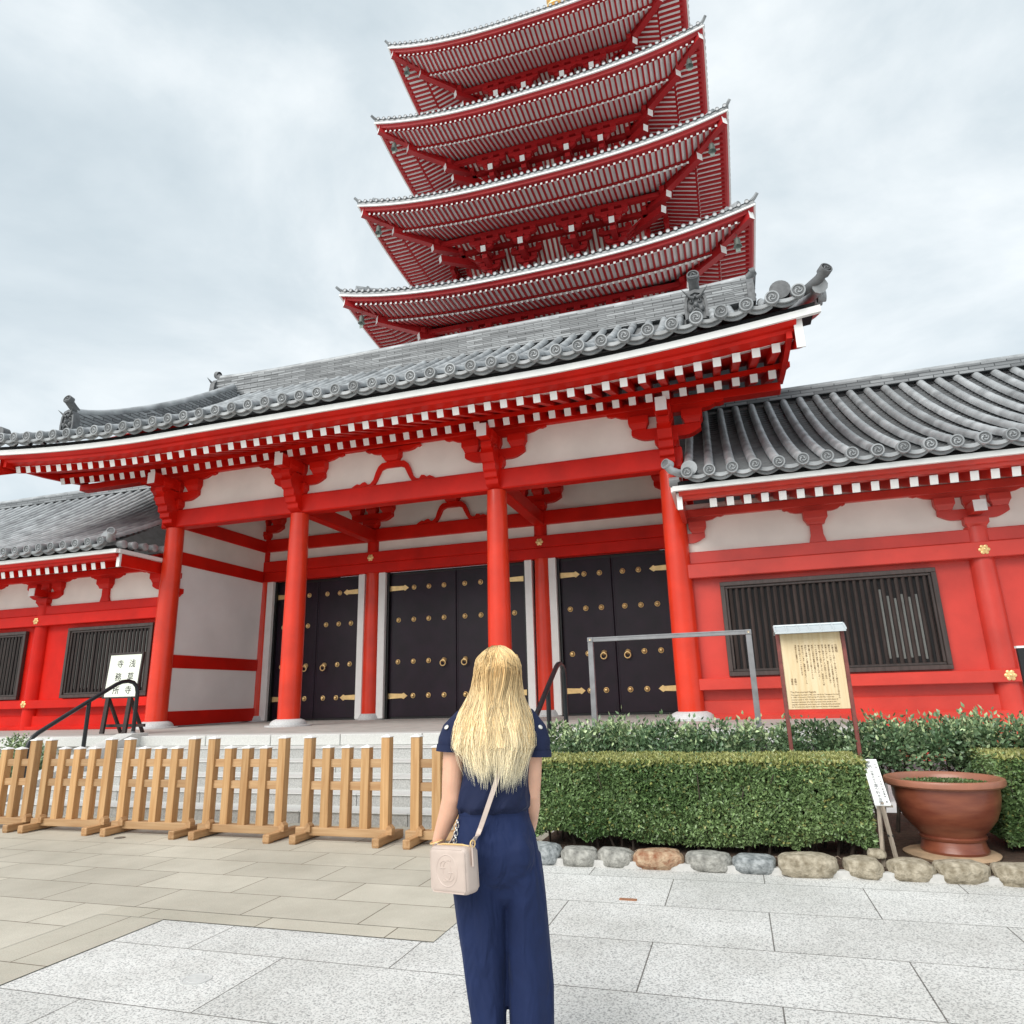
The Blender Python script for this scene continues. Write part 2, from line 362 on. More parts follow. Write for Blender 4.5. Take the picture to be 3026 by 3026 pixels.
steps = thing("stone_staircase", "broad flight of pale granite steps behind the wooden fence panels", "stairs", (-6.6, 9.4, 0))
SY = [8.14, 8.60, 9.09, 9.66, 10.2, 10.72]; SZ = [0.0, 0.147, 0.293, 0.443, 0.60, 0.762]
for k in range(5):
    b = MB(); x = -10.78 - (k % 2) * 0.5; x0s = []
    while x < -2.4:
        x2 = x + rnd.uniform(1.05, 1.6)
        a0, a1 = max(x, -10.72), min(x2, -2.44)
        if a1 - a0 > 0.12: b.box(a0 + 0.004, a1 - 0.004, SY[k] + 0.015, SY[k + 1] + 0.06, SZ[k] - 0.02, SZ[k + 1] - 0.016, 1); b.box(a0 + 0.004, a1 - 0.004, SY[k], SY[k + 1] + 0.06, SZ[k + 1] - 0.015, SZ[k + 1], 0)
        x = x2
    tpart("step", b, [GRANL, GRANR], steps, bevel=0.004)
for X0, X1 in ((-11.12, -10.73), (-2.42, -2.1)):
    b = MB(); b.prism([(8.05, 0.0), (8.05, 0.16), (10.55, 1.0), (10.9, 1.0), (10.9, 0.0)], X0, X1, 'x'); tpart("side_curb", b, GRANL, steps, bevel=0.01)

# ------------------------------------------------------------------ roof tools
def tile_disc(mb, c, r, nrm=(0, -1, 0), swirl=True, mi=0):
    """round eave tile end with rim and three commas; mi pale rim, mi+1 dark recess"""
    c = Vector(c); n = Vector(nrm).normalized(); q = n.to_track_quat('Z', 'Y').to_matrix().to_4x4(); q.translation = c
    k = MB(); k.lathe([(r, -0.12), (r, 0.012), (r * 0.94, 0.02), (r * 0.80, 0.02), (r * 0.76, 0.006)], n=20, caps=False, mi=mi)
    k.lathe([(r * 0.76, 0.006), (0.001, 0.006)], n=20, caps=False, mi=mi + 1)
    if swirl:
        for j in range(3):
            a0 = 2 * math.pi * j / 3
            pts = [(r * (0.22 + 0.36 * t) * math.cos(a0 + 2.6 * t), r * (0.22 + 0.36 * t) * math.sin(a0 + 2.6 * t), 0.008) for t in (0, .2, .4, .6, .8, 1)]
            k.tube(pts, [r * .13, r * .15, r * .13, r * .10, r * .07, r * .03], 5, mi=mi)
    mb.add([q @ Vector(p) for p in k.v], k.f); mb.m[-len(k.f):] = k.m

def tiled_roof(parent, xs, surf, nseg, R_, pitch, rowp, slope_len, end_r, disc_dir=(0, -1, -0.12), smooth=True, x_clip=None, name_prefix=""):
    """front roof slope: surf(x, t) -> (y, z), t=0 at the eave, 1 at the ridge; xs = centres of the round tile rows"""
    rd = MB(); pan = MB(); ends = MB()
    nrow = max(6, int(slope_len / 0.36))
    for x in xs:
        rings = []
        for k in range(nrow):
            for f in (0.02, 0.98):
                t = (k + f) / nrow
                y, z = surf(x, t); y2, z2 = surf(x, min(1, t + 0.01)); d = Vector((0, y2 - y, z2 - z)); 
                if d.length < 1e-6: d = Vector((0, 1, 0.6))
                d.normalize(); nr = Vector((1, 0, 0)).cross(d)
                rr = R_ * (1.0 if f < 0.5 else 0.93); c = Vector((x, y, z)) + nr * 0.03
                rings.append([c + Vector((rr * math.cos(a), 0, 0)) + nr * (rr * 1.1 * math.sin(a)) for a in [math.pi * i / 8 for i in range(9)]])
        rd.loft(rings, 0, False, False)
        y, z = surf(x, 0); tile_disc(ends, (x, y - 0.075, z + 0.035), end_r, disc_dir)
    npan = max(10, int(slope_len / rowp)); hw = pitch / 2
    for i in range(len(xs) - 1):
        xa, xb = xs[i], xs[i + 1]; xm = (xa + xb) / 2; h = (xb - xa) / 2
        rings = []
        for k in range(npan):
            for f in (0.0, 1.0):
                t = (k + f) / npan; row = []; st = .05 * (f - .5)
                for j in range(7):
                    u = -1 + 2 * j / 6; px = xm + u * h; y, z = surf(px, t)
                    row.append((px, y, z - 0.055 * (1 - u * u) - st))
                rings.append(row)
        pan.loft(rings, 0, False, False)
        # two hanging crescents under the eave, one behind the other
        y, z = surf(xm, 0)
        for dy, dz, s_, mi in ((-0.03, 0.02, 1.0, 0), (0.05, -0.02, 1.0, 0)):
            up = [(xm + h * s_ * (-1 + 2 * j / 8), z + dz - 0.05 * (1 - (-1 + 2 * j / 8) ** 2)) for j in range(9)]
            lo = [(p, q - 0.04 - 0.03 * (1 - ((p - xm) / h) ** 2)) for p, q in up]
            ends.prism(up + lo[::-1], y + dy, y + dy + 0.04, 'y', mi)
    o1 = local(parent, rd).build(name_prefix + "round_tiles", TILE, parent, smooth=True)
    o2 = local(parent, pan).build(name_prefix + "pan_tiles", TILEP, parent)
    o3 = local(parent, ends).build(name_prefix + "eave_tile_ends", [TILE, TILED], parent, smooth=True)
    return o1, o2, o3

def ridge(parent, pts, w, h, layers, cap_r, name="ridge", lift_ends=(0, 0)):
    """stacked ridge: pts = base centre line (world); layered plates with a round cap tile on top"""
    b = MB(); P = [Vector(p) for p in pts]
    for k in range(layers):
        ww = w * (1 - 0.25 * k / layers) * (1.0 if k % 2 == 0 else 0.93); z0, z1 = h * k / layers, h * (k + 0.93) / layers
        rings = []
        for i, p in enumerate(P):
            d = (P[min(i + 1, len(P) - 1)] - P[max(i - 1, 0)]); d.z = 0; d.normalize(); s = Vector((d.y, -d.x, 0))
            rings.append([p - s * ww / 2 + Vector((0, 0, z0)), p + s * ww / 2 + Vector((0, 0, z0)), p + s * ww / 2 + Vector((0, 0, z1)), p - s * ww / 2 + Vector((0, 0, z1))])
        b.loft(rings)
    o = local(parent, b).build(name, RIDGE, parent)
    c = MB(); c.tube([p + Vector((0, 0, h + cap_r * 0.45)) for p in P], cap_r, 12)
    q = local(parent, c).build("cap_tile", TILE, o, smooth=True)
    return o

def onigawara(parent, c, face, w, h, disc_r, disc_up, name="ridge_end_tile"):
    """demon-face ridge end: arched plate with brows, eyes, nose, horns and an upturned round tile above"""
    f = Vector(face).normalized(); s = Vector((0, 0, 1)).cross(f).normalized(); M_ = Matrix((s, f, Vector((0, 0, 1)))).transposed().to_4x4(); M_.translation = Vector(c)
    b = MB(); hw = w / 2
    out = [(-hw, 0), (-hw * 1.05, h * .35), (-hw * .95, h * .7), (-hw * .62, h * .93), (0, h), (hw * .62, h * .93), (hw * .95, h * .7), (hw * 1.05, h * .35), (hw, 0)]
    inn = [(p * .78, q * .86 + h * .03) for p, q in out]
    k = MB(); k.prism(out, -0.1, 0.05, 'y', 0)
    for i in range(len(out) - 1): k.prism([out[i], out[i + 1], inn[i + 1], inn[i]], 0.05, 0.09, 'y', 0)
    def blob(x, z, rx, rz, d, mi=0):
        k.lathe([(1.0, 0.0), (0.85, .55), (0.5, .9), (0.001, 1.0)], n=10, axis='y', mi=mi)
        n_ = 4 * 10
        for q in range(len(k.v) - n_, len(k.v)):
            vx, vy, vz = k.v[q]; k.v[q] = (x + vx * rx, 0.05 + vy * d, z + vz * rz)
    for sx in (-1, 1):
        blob(sx * hw * .36, h * .60, hw * .22, h * .075, .06); blob(sx * hw * .36, h * .60, hw * .10, h * .04, .085, 1)
        k.tube([(sx * hw * .1, .09, h * .70), (sx * hw * .45, .10, h * .74), (sx * hw * .8, .13, h * .86), (sx * hw * 1.15, .17, h * .98)], [hw * .14, hw * .13, hw * .09, hw * .015], 7)
        blob(sx * hw * .48, h * .34, hw * .25, h * .12, .07)
        k.tube([(0, .1, h * .33), (sx * hw * .3, .1, h * .24), (sx * hw * .55, .08, h * .14)], [hw * .1, hw * .09, hw * .03], 6)
    blob(0, h * .46, hw * .24, h * .10, .10); blob(0, h * .76, hw * .2, h * .07, .07); blob(0, h * .15, hw * .3, h * .06, .05, 1)
    b.add([M_ @ Vector(p) for p in k.v], k.f); b.m = list(k.m)
    p0 = Vector(c) - f * 0.25 + Vector((0, 0, h * 0.95)); p2 = Vector(c) + f * 0.16 + Vector((0, 0, disc_up))
    b.tube([p0 - f * .3, p0, (p0 + p2) / 2 + Vector((0, 0, -0.02)), p2], disc_r * 0.86, 12)
    tile_disc(b, p2, disc_r, f + Vector((0, 0, 0.25)))
    return local(parent, b).build(name, [TILED, GAP], parent, smooth=True)

# ------------------------------------------------------------------ bracket sets
def arm_profile(L, z0, z1, n=5):
    """boat-shaped bracket arm in (x, z): flat top, rounded underside ends"""
    h = z1 - z0; r = min(L * 0.45, h * 2.2); p = [(-L, z1), (-L, z0 + h * .55)]
    for i in range(1, n + 1):
        a = i / n; p.append((-L + r * a, z0 + h * .55 * (1 - math.sin(a * math.pi / 2))))
    return p + [(-x, z) for x, z in p[::-1]]
def block(b, x, y, z0, w, h, mi=0):
    """bearing block: square above, curved in below"""
    pr = [(w * .36, 0), (w * .38, h * .12), (w * .44, h * .32), (w * .5, h * .45), (w * .5, h)]
    rings = [[(x - r, y - r, z0 + q), (x + r, y - r, z0 + q), (x + r, y + r, z0 + q), (x - r, y + r, z0 + q)] for r, q in pr]
    b.loft(rings, mi)
def scroll_profile(L, z0, z1):
    h = z1 - z0
    p = [(-L, z1), (-L, z0 + h * .75), (-L * .93, z0 + h * .55), (-L * .86, z0 + h * .62), (-L * .76, z0 + h * .25), (-L * .62, z0 + h * .05), (-L * .55, z0)]
    return p + [(-x, z) for x, z in p[::-1]]
def bracket_set(parent, x, y, z, s=1.0, nose=True, frontarm=True, name="bracket_set", m_=None, half=0):
    """capital, lower arm, three bearing blocks and long upper arm; s scales it"""
    m_ = m_ or RED
    b = MB(); D = .12 * s
    cl = lambda P: P if not half else [(p if p * half > 0 else 0.0, q) for p, q in P]
    block(b, x, y, z, .50 * s, .27 * s)
    b.prism([(x + p, q) for p, q in cl(arm_profile(.74 * s, z + .25 * s, z + .50 * s))], y - D, y + D, 'y')
    for dx in ((-.57, 0, .57) if not half else (0, .57 * half)): block(b, x + dx * s, y, z + .50 * s, .44 * s if dx else .36 * s, .30 * s)
    b.prism([(x + p, q) for p, q in cl(scroll_profile(1.26 * s, z + .80 * s, z + .96 * s))], y - D * .92, y + D * .92, 'y')
    if frontarm:   # arm reaching out towards the viewer
        b.prism([(y + .1, z + .50 * s), (y - .72 * s, z + .50 * s), (y - .72 * s, z + .40 * s), (y - .55 * s, z + .28 * s), (y - .3 * s, z + .22 * s), (y + .1, z + .22 * s)], x - D, x + D, 'x')
        block(b, x, y - .55 * s, z + .50 * s, .34 * s, .28 * s)
    o = local(parent, b).build(name, m_, parent, bevel=0.006)
    return o
def kaerumata(parent, x, y, z, s=1.0, m_=None):
    pts_o = [(1.15, 0), (1.08, .05), (.98, .10), (.9, .07), (.84, .12), (.76, .13), (.70, .05), (.62, .06), (.53, .16), (.47, .34), (.40, .48), (.30, .56), (.16, .57)]
    pts_i = [(.20, .42), (.31, .38), (.37, .26), (.45, .10), (.52, 0)]
    b = MB()
    for sx in (-1, 1):
        poly = [(x + sx * p * s, z + q * s) for p, q in pts_o] + [(x, z + .57 * s), (x, z + .42 * s)] + [(x + sx * p * s, z + q * s) for p, q in pts_i]
        b.prism(poly, y - .06, y + .06, 'y')
    block(b, x, y, z + .57 * s, .46 * s, .24 * s)
    b.prism([(x + p, q) for p, q in scroll_profile(.74 * s, z + .80 * s, z + .93 * s)], y - .10, y + .10, 'y')
    return local(parent, b).build("frog_leg_strut", m_ or RED, parent)
def flower(parent, x, y, z, r, name="gold_flower"):
    b = MB()
    for k in range(6):
        a = k * math.pi / 3; b.lathe([(r * .36, 0), (r * .33, .012), (r * .2, .02), (.001, .022)], (x + r * .62 * math.cos(a), 0, z + r * .62 * math.sin(a)), 10, axis='y')
    b.lathe([(r * .55, 0), (r * .5, .026), (r * .22, .03), (r * .22, .05), (.001, .062)], (x, 0, z), 14, axis='y')
    b.v = [(p, y - q, t) for p, q, t in b.v]
    return local(parent, b).build(name, GOLD, parent, smooth=True)

# ------------------------------------------------------------------ the gate
GC = -7.46; YF = 14.4; YB = 18.25; FZ = 0.94
CX = [-13.99, -10.10, -4.82, -0.88]
gate = thing("temple_gate", "big vermilion gate with three black studded doors and grey tiled roof", "gate", (GC, YF, FZ))
def gp(name, mb, mt, **k): return local(gate, mb).build(name, mt, gate, **k)
for Y, r0, zt in ((YF, .26, 6.07), (YB, .235, 5.16)):
    for X in CX:
        b = MB(); b.lathe([(r0, 1.10), (r0, 1.9), (r0 * .985, 3.3), (r0 * .93, zt - .9), (r0 * .86, zt)], (X, Y, 0), 36)
        c = gp("column", b, COLRED, smooth=True)
        b = MB(); k = .53 if Y == YF else .40
        b.lathe([(k, FZ), (k, FZ + .03), (k * .80, FZ + .035), (k * .78, FZ + .08), (k * .70, FZ + .13), (r0 + .03, FZ + .165), (.05, FZ + .165)], (X, Y, 0), 36)
        local(gate, b).build("base_stone", BSTONE, c, smooth=True)
        if Y == YB:
            b = MB(); b.lathe([(.19, 5.80), (.19, 6.14)], (X, Y, 0), 24); gp("column_neck", b, RED, smooth=True)
# front beam, noses, wall above, brackets
b = MB(); b.box(CX[0] - .35, CX[3] + .3, YF - .17, YF + .17, 6.075, 6.56); gp("front_beam", b, RED, bevel=0.03)
for X in CX:
    b = MB(); pr = [(YF - .17, 6.62), (YF - .36, 6.92), (YF - .60, 6.98), (YF - .68, 6.80), (YF - .60, 6.62), (YF - .53, 6.60), (YF - .52, 6.45), (YF - .44, 6.42), (YF - .43, 6.30), (YF - .34, 6.28), (YF - .32, 6.17), (YF - .17, 6.10)]
    b.prism(pr, X - .15, X + .15, 'x'); gp("carved_nose", b, RED, bevel=0.015)
    bracket_set(gate, X, YF, 6.56)
    b = MB(); b.bar((X, YF - 1.0, 7.24), (X, YF + .3, 7.24), .23, .30, 0, cap=1); gp("beam_end", b, [RED, WHITE])
b = MB(); b.box(CX[0], CX[3], YF - .02, YF + .05, 6.56, 7.6); gp("upper_wall", b, PLASTER)
kaerumata(gate, GC, YF - .03, 6.56)
b = MB(); b.box(GC - 10.0, GC + 9.0, YF - .15, YF + .15, 7.52, 7.70); gp("purlin", b, RED, bevel=0.015)
# porch: cross beams, side walls, inner wall
for i, X in enumerate(CX):
    b = MB(); b.box(X - .15, X + .15, YF + .17, YB - .1, 6.10, 6.47); gp("cross_beam", b, RED, bevel=0.02)
for X, sx in ((CX[0], 1), (CX[3], -1)):
    for z0, z1 in ((5.13, 5.48), (2.42, 2.757), (0.97, 1.335)):
        b = MB(); b.box(X - .13, X + .13, YF + .2, YB - .2, z0, z1); gp("side_beam", b, RED, bevel=0.015)
    for z0, z1, mt in ((5.48, 6.10, PLASTER), (2.757, 5.13, PLASTERG), (1.335, 2.42, PLASTERG), (6.47, 7.6, PLASTER)):
        b = MB(); b.box(X - .09, X + .09, YF + .15, YB, z0, z1); gp("side_panel", b, mt)
b = MB(); b.box(CX[0] - .3, CX[3] + .3, YB - .16, YB + .1, 5.16, 5.46); b.box(CX[0] - .3, CX[3] + .3, YB - .20, YB + .1, 5.46, 5.80); gp("lintel_beam", b, RED, bevel=0.015)
b = MB(); b.box(CX[0], CX[3], YB - .03, YB + .05, 5.80, 6.13); gp("white_strip", b, PLASTER)
b = MB(); b.box(CX[0] - .3, CX[3] + .3, YB - .16, YB + .16, 6.13, 6.52); gp("inner_beam", b, RED, bevel=0.015)
b = MB(); b.box(CX[0], CX[3], YB - .03, YB + .05, 6.52, 8.4); gp("inner_wall", b, PLASTER)
for X in CX[1:3]:
    bracket_set(gate, X, YB - .1, 6.52, .92, frontarm=False, name="inner_bracket_set"); flower(gate, X, YB - .20, 5.62, .112)
for X in (CX[0], CX[3]): bracket_set(gate, X, YB - .1, 6.52, .92, frontarm=False, name="inner_bracket_set")
kaerumata(gate, GC, YB - .1, 6.52)
# jambs and doors
for x0, x1 in ((-13.79, -13.57), (-10.54, -10.33), (-9.86, -9.64), (-5.31, -5.10), (-4.62, -4.41), (-1.27, -1.06)):
    b = MB(); b.box(x0, x1, YB - .10, YB + .12, FZ + .02, 5.16); gp("door_jamb", b, WHITE, bevel=0.01)
for x0, x1 in ((-13.57, -10.54), (-9.64, -5.31), (-4.41, -1.27)):
    b = MB(); b.box(x0, x0 + .07, YB + .02, YB + .3, FZ, 5.16); b.box(x1 - .07, x1, YB + .02, YB + .3, FZ, 5.16); b.box(x0 + .07, x1 - .07, YB + .15, YB + .3, FZ, FZ + .06); b.box(x0 + .07, x1 - .07, YB + .15, YB + .3, 5.08, 5.16); gp("door_frame", b, BLACKP)
YD = 18.38
stud = MB(); stud.lathe([(.072, 0), (.072, .012), (.058, .02), (.050, .016)], n=18, axis='y', caps=False); stud.lathe([(.040, .010), (.040, .045), (.030, .065), (.001, .075)], n=14, axis='y', caps=False)
stud.v = [(p, -q, t) for p, q, t in stud.v]
knock = MB(); knock.lathe([(.075, 0), (.07, .03), (.045, .075), (.02, .10), (.001, .105)], n=16, axis='y'); knock.v = [(p, -q, t) for p, q, t in knock.v]
knock.tube([(.078 * math.sin(a), -.10, -.085 - .078 * math.cos(a)) for a in [2 * math.pi * i / 18 for i in range(19)]], .017, 8)
stud_me = knock_me = None
def leaf(x0, x1, hinge_left, cols, hingew):
    b = MB(); b.box(x0, x1, YD, YD + .08, FZ + .06, 5.08)
    sx = x1 if hinge_left else x0
    d = gp("door_leaf", b, LACQ, bevel=0.008)
    b = MB(); e_ = (x1 - .05, x1 - .012) if hinge_left else (x0 + .012, x0 + .05); b.box(*e_, YD - .008, YD, FZ + .06, 5.08); local(gate, b).build("meeting_stile", LACQ, d, bevel=0.004)
    global stud_me, knock_me
    ring_x = cols[-1] if hinge_left else cols[0]
    for zi, z in enumerate((4.68, 3.735, 2.53, 1.57)):
        for c in cols:
            if zi in (0, 3) and abs(c - (x0 if hinge_left else x1)) < hingew + .06: continue
            isk = zi == 2 and c == ring_x
            me = knock_me if isk else stud_me
            if me is None:
                o = (knock if isk else stud).build("ring_handle" if isk else "door_stud", GOLD, d, smooth=True)
                if isk: knock_me = o.data
                else: stud_me = o.data
            else:
                o = bpy.data.objects.new("ring_handle" if isk else "door_stud", me); COL.objects.link(o); o.parent = d
            o.location = (c - gate.location.x, YD - gate.location.y, z - gate.location.z)
        if zi in (0, 3):
            w_ = hingew; h_ = .075
            pr = [(0, -h_), (w_ * .72, -h_ * .8), (w_ * .80, -h_ * 1.15), (w_, 0), (w_ * .80, h_ * 1.15), (w_ * .72, h_ * .8), (0, h_)]
            if hinge_left: poly = [(x0 + p, z + q) for p, q in pr]
            else: poly = [(x1 - p, z + q) for p, q in pr]
            b = MB(); b.prism(poly, YD - .022, YD, 'y'); local(gate, b).build("hinge_strap", GOLD, d)
leaf(-9.57, -7.46, True, [-9.29, -8.80, -8.32, -7.84], .60)
leaf(-7.45, -5.38, False, [-7.19, -6.70, -6.20, -5.70], .60)
leaf(-4.34, -2.92, True, [-4.10, -3.67, -3.24], .55)
leaf(-2.91, -1.34, False, [-2.61, -2.18, -1.75], .55)
leaf(-13.50, -12.06, True, [-13.26, -12.83, -12.38], .55)
leaf(-12.05, -10.61, False, [-11.74, -11.30, -10.88], .55)
b = MB(); b.box(CX[0], CX[3], YB + .3, YB + .35, FZ, 5.2); gp("back_wall", b, GAP)
# rafters, soffit, fascia
RP = .352
def eave_lift(x):
    d = x - GC if x > GC else GC - x - 1.0      # the left end reaches one metre further out
    return .34 * max(0.0, (d - 4.2) / 5.4) ** 1.7
for k in range(-28, 26):
    X = GC + RP * k; lf = eave_lift(X)
    b = MB(); b.bar((X, 12.33, 7.275 + lf), (X, 14.3, 7.965 + lf * .6), .145, .17, 0, cap=1); gp("flying_rafter", b, [RED, WHITE])
    b = MB(); b.bar((X, 13.60, 7.435 + lf * .6), (X, 15.6, 8.25 + lf * .3), .145, .17, 0, cap=1); gp("base_rafter", b, [RED, WHITE])
def strip_loft(fn, xs, mt, name, parent=gate, **k):
    """sweep a cross-section (list of (y, z)) along x"""
    b = MB(); b.loft([[(x, y, z) for y, z in fn(x)] for x in xs]); return local(parent, b).build(name, mt, parent, **k)
XE = [GC - 10.15 + 19.3 * i / 60 for i in range(61)]
XW = [GC - 10.6 + 20.16 * i / 60 for i in range(61)]
strip_loft(lambda x: [(13.57, 7.535 + eave_lift(x) * .62), (13.76, 7.60 + eave_lift(x) * .62), (13.76, 7.69 + eave_lift(x) * .62), (13.57, 7.625 + eave_lift(x) * .62)], XE, RED, "rafter_plate")
strip_loft(lambda x: [(12.34, 7.372 + eave_lift(x)), (14.3, 8.06 + eave_lift(x) * .6), (14.3, 8.10 + eave_lift(x) * .6), (12.34, 7.41 + eave_lift(x))], XE, RED, "soffit_board")
strip_loft(lambda x: [(12.345, 7.364 + eave_lift(x)), (12.60, 7.453 + eave_lift(x) * .96), (12.60, 7.458 + eave_lift(x) * .96), (12.345, 7.369 + eave_lift(x))], XE, WHITE, "pale_soffit_strip")
strip_loft(lambda x: [(13.6, 7.525 + eave_lift(x) * .6), (15.6, 8.345 + eave_lift(x) * .3), (15.6, 8.37 + eave_lift(x) * .3), (13.6, 7.55 + eave_lift(x) * .6)], XE, RED, "soffit_board")
strip_loft(lambda x: [(12.36, 7.37 + eave_lift(x)), (12.10, 7.40 + eave_lift(x)), (12.07, 7.455 + eave_lift(x)), (11.99, 7.465 + eave_lift(x)), (11.90, 7.525 + eave_lift(x)), (11.90, 7.60 + eave_lift(x)), (12.36, 7.60 + eave_lift(x))], XE, RED, "eave_fascia")
strip_loft(lambda x: [(11.85, 7.53 + eave_lift(x)), (11.93, 7.53 + eave_lift(x)), (11.93, 7.66 + eave_lift(x)), (11.85, 7.66 + eave_lift(x))], XW, WHITE, "white_eave_board")
strip_loft(lambda x: [(11.90, 7.66 + eave_lift(x)), (12.6, 7.70 + eave_lift(x)), (12.6, 7.95 + eave_lift(x)), (11.93, 7.78 + eave_lift(x))], [GC - 10.52 + 20.0 * i / 60 for i in range(61)], GAP, "tile_bed")  # near-black strip, shade of the gap below the tiles painted on
def groof(x, t):
    return 11.70 + 6.55 * t, 7.84 + eave_lift(x) * 1.15 * (1 - t) ** 2 + 4.0 * (.76 * t + .24 * t * t)
TX = [GC + .4386 * k for k in range(-23, 22)]
tiled_roof(gate, TX, groof, 40, .112, .4386, .20, 7.7, .124)
# far slope, gable edges, barge boards
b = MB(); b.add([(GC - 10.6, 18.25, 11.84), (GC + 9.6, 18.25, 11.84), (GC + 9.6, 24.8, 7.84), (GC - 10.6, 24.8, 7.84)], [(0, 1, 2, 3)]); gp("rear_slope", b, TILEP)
for sx, ex in ((-1, 1.0), (1, 0.0)):
    b = MB(); b.tube([(GC + sx * (9.58 + ex), groof(GC + sx * (9.58 + ex), t)[0], groof(GC + sx * (9.58 + ex), t)[1] + .04) for t in [i / 16 for i in range(17)]], .13, 10)
    for i in range(1, 16):
        y, z = groof(GC + sx * (9.58 + ex), (i + .3) / 16); tile_disc(b, (GC + sx * (9.72 + ex), y, z - .06), .11, (sx, 0, 0), swirl=False)
    gp("gable_edge_tiles", b, [TILE, TILED], smooth=True)
    b = MB(); x0 = GC + sx * (9.12 + ex); x1 = GC + sx * (9.24 + ex)
    top = [(12.02 + 6.2 * t, groof(GC + sx * (9.2 + ex), .05 + .95 * t)[1] - .26 - .2 * (1 - t)) for t in [i / 14 for i in range(15)]]
    low = [(y + .0, z - .52 + .05 * i / 14) for i, (y, z) in enumerate(top)]
    b.prism(top + low[::-1], min(x0, x1), max(x0, x1), 'x'); gp("barge_board", b, RED)
    y0, z0 = low[0]; b = MB(); b.box(min(x0, x1) - .012, max(x0, x1) + .012, y0 - .03, y0 + .0, z0 - .01, top[0][1] + .02); gp("barge_board_end", b, WHITE)
    b = MB(); 
    b.loft([[(GC + sx * (ex + (9.15 if j == 0 else 9.6)), 12.2 + 6.05 * t, groof(GC + sx * (9.5 + ex), .08 + .92 * t)[1] - (.40 if q == 0 else .30)) for j, q in ((0, 0), (1, 0), (1, 1), (0, 1))] for t in [i / 12 for i in range(13)]])
    gp("verge_soffit", b, RED)
    xv = GC + sx * (9.02 + ex); lv = eave_lift(xv)
    b = MB(); b.prism([(12.08, 7.28 + lv), (12.6, 7.31 + lv * .95), (13.2, 7.36 + lv * .85), (13.8, 7.44 + lv * .75), (14.5, 7.57 + lv * .6), (14.5, 8.6), (13.2, 8.2), (12.08, 7.75 + lv)], xv - .05, xv + .05, 'x'); gp("verge_board", b, RED)
    # corner: upturned end tile and hump
    X = GC + sx * (9.55 + ex); y, z = groof(X, 0)
    b = MB(); b.tube([(X - sx * .35, y + .35, z + .12), (X - sx * .15, y + .12, z + .10), (X + sx * .02, y - .05, z + .15), (X + sx * .13, y - .16, z + .25)], .085, 12); tile_disc(b, (X + sx * .14, y - .17, z + .265), .11, (sx * .55, -1, .35))
    b.lathe([(.18, -.1), (.18, .1), (.13, .14), (.001, .15)], (X - sx * .62, y + .12, z + .13), 20, axis='y'); gp("corner_tile", b, [TILED, GAP], smooth=True)
# ridges
rx = [GC - 8.9 + 17.8 * i / 40 for i in range(41)]
ridge(gate, [(x, 18.25, 11.72 + .12 * (abs(x - GC) / 8.9) ** 6) for x in rx], .62, .78, 8, .13, name="main_ridge")
for sx, kx in ((-1, 8.0), (1, 7.48)):
    onigawara(gate, (GC + sx * 8.98, 18.25, 11.75), (sx, 0, 0), .75, .85, .13, 1.12)
    pts = []
    for i in range(15):
        t = .075 + .86 * i / 14; y, z = groof(GC + sx * kx, t); pts.append((GC + sx * kx, y, z + .04 + .10 * max(0, 1 - i / 3) ** 2))
    ridge(gate, pts, .42, .42, 5, .115, name="descending_ridge")
    y, z = groof(GC + sx * kx, .068); onigawara(gate, (GC + sx * kx, y - .05, z + .04), (0, -1, 0), .42, .62, .115, .88)

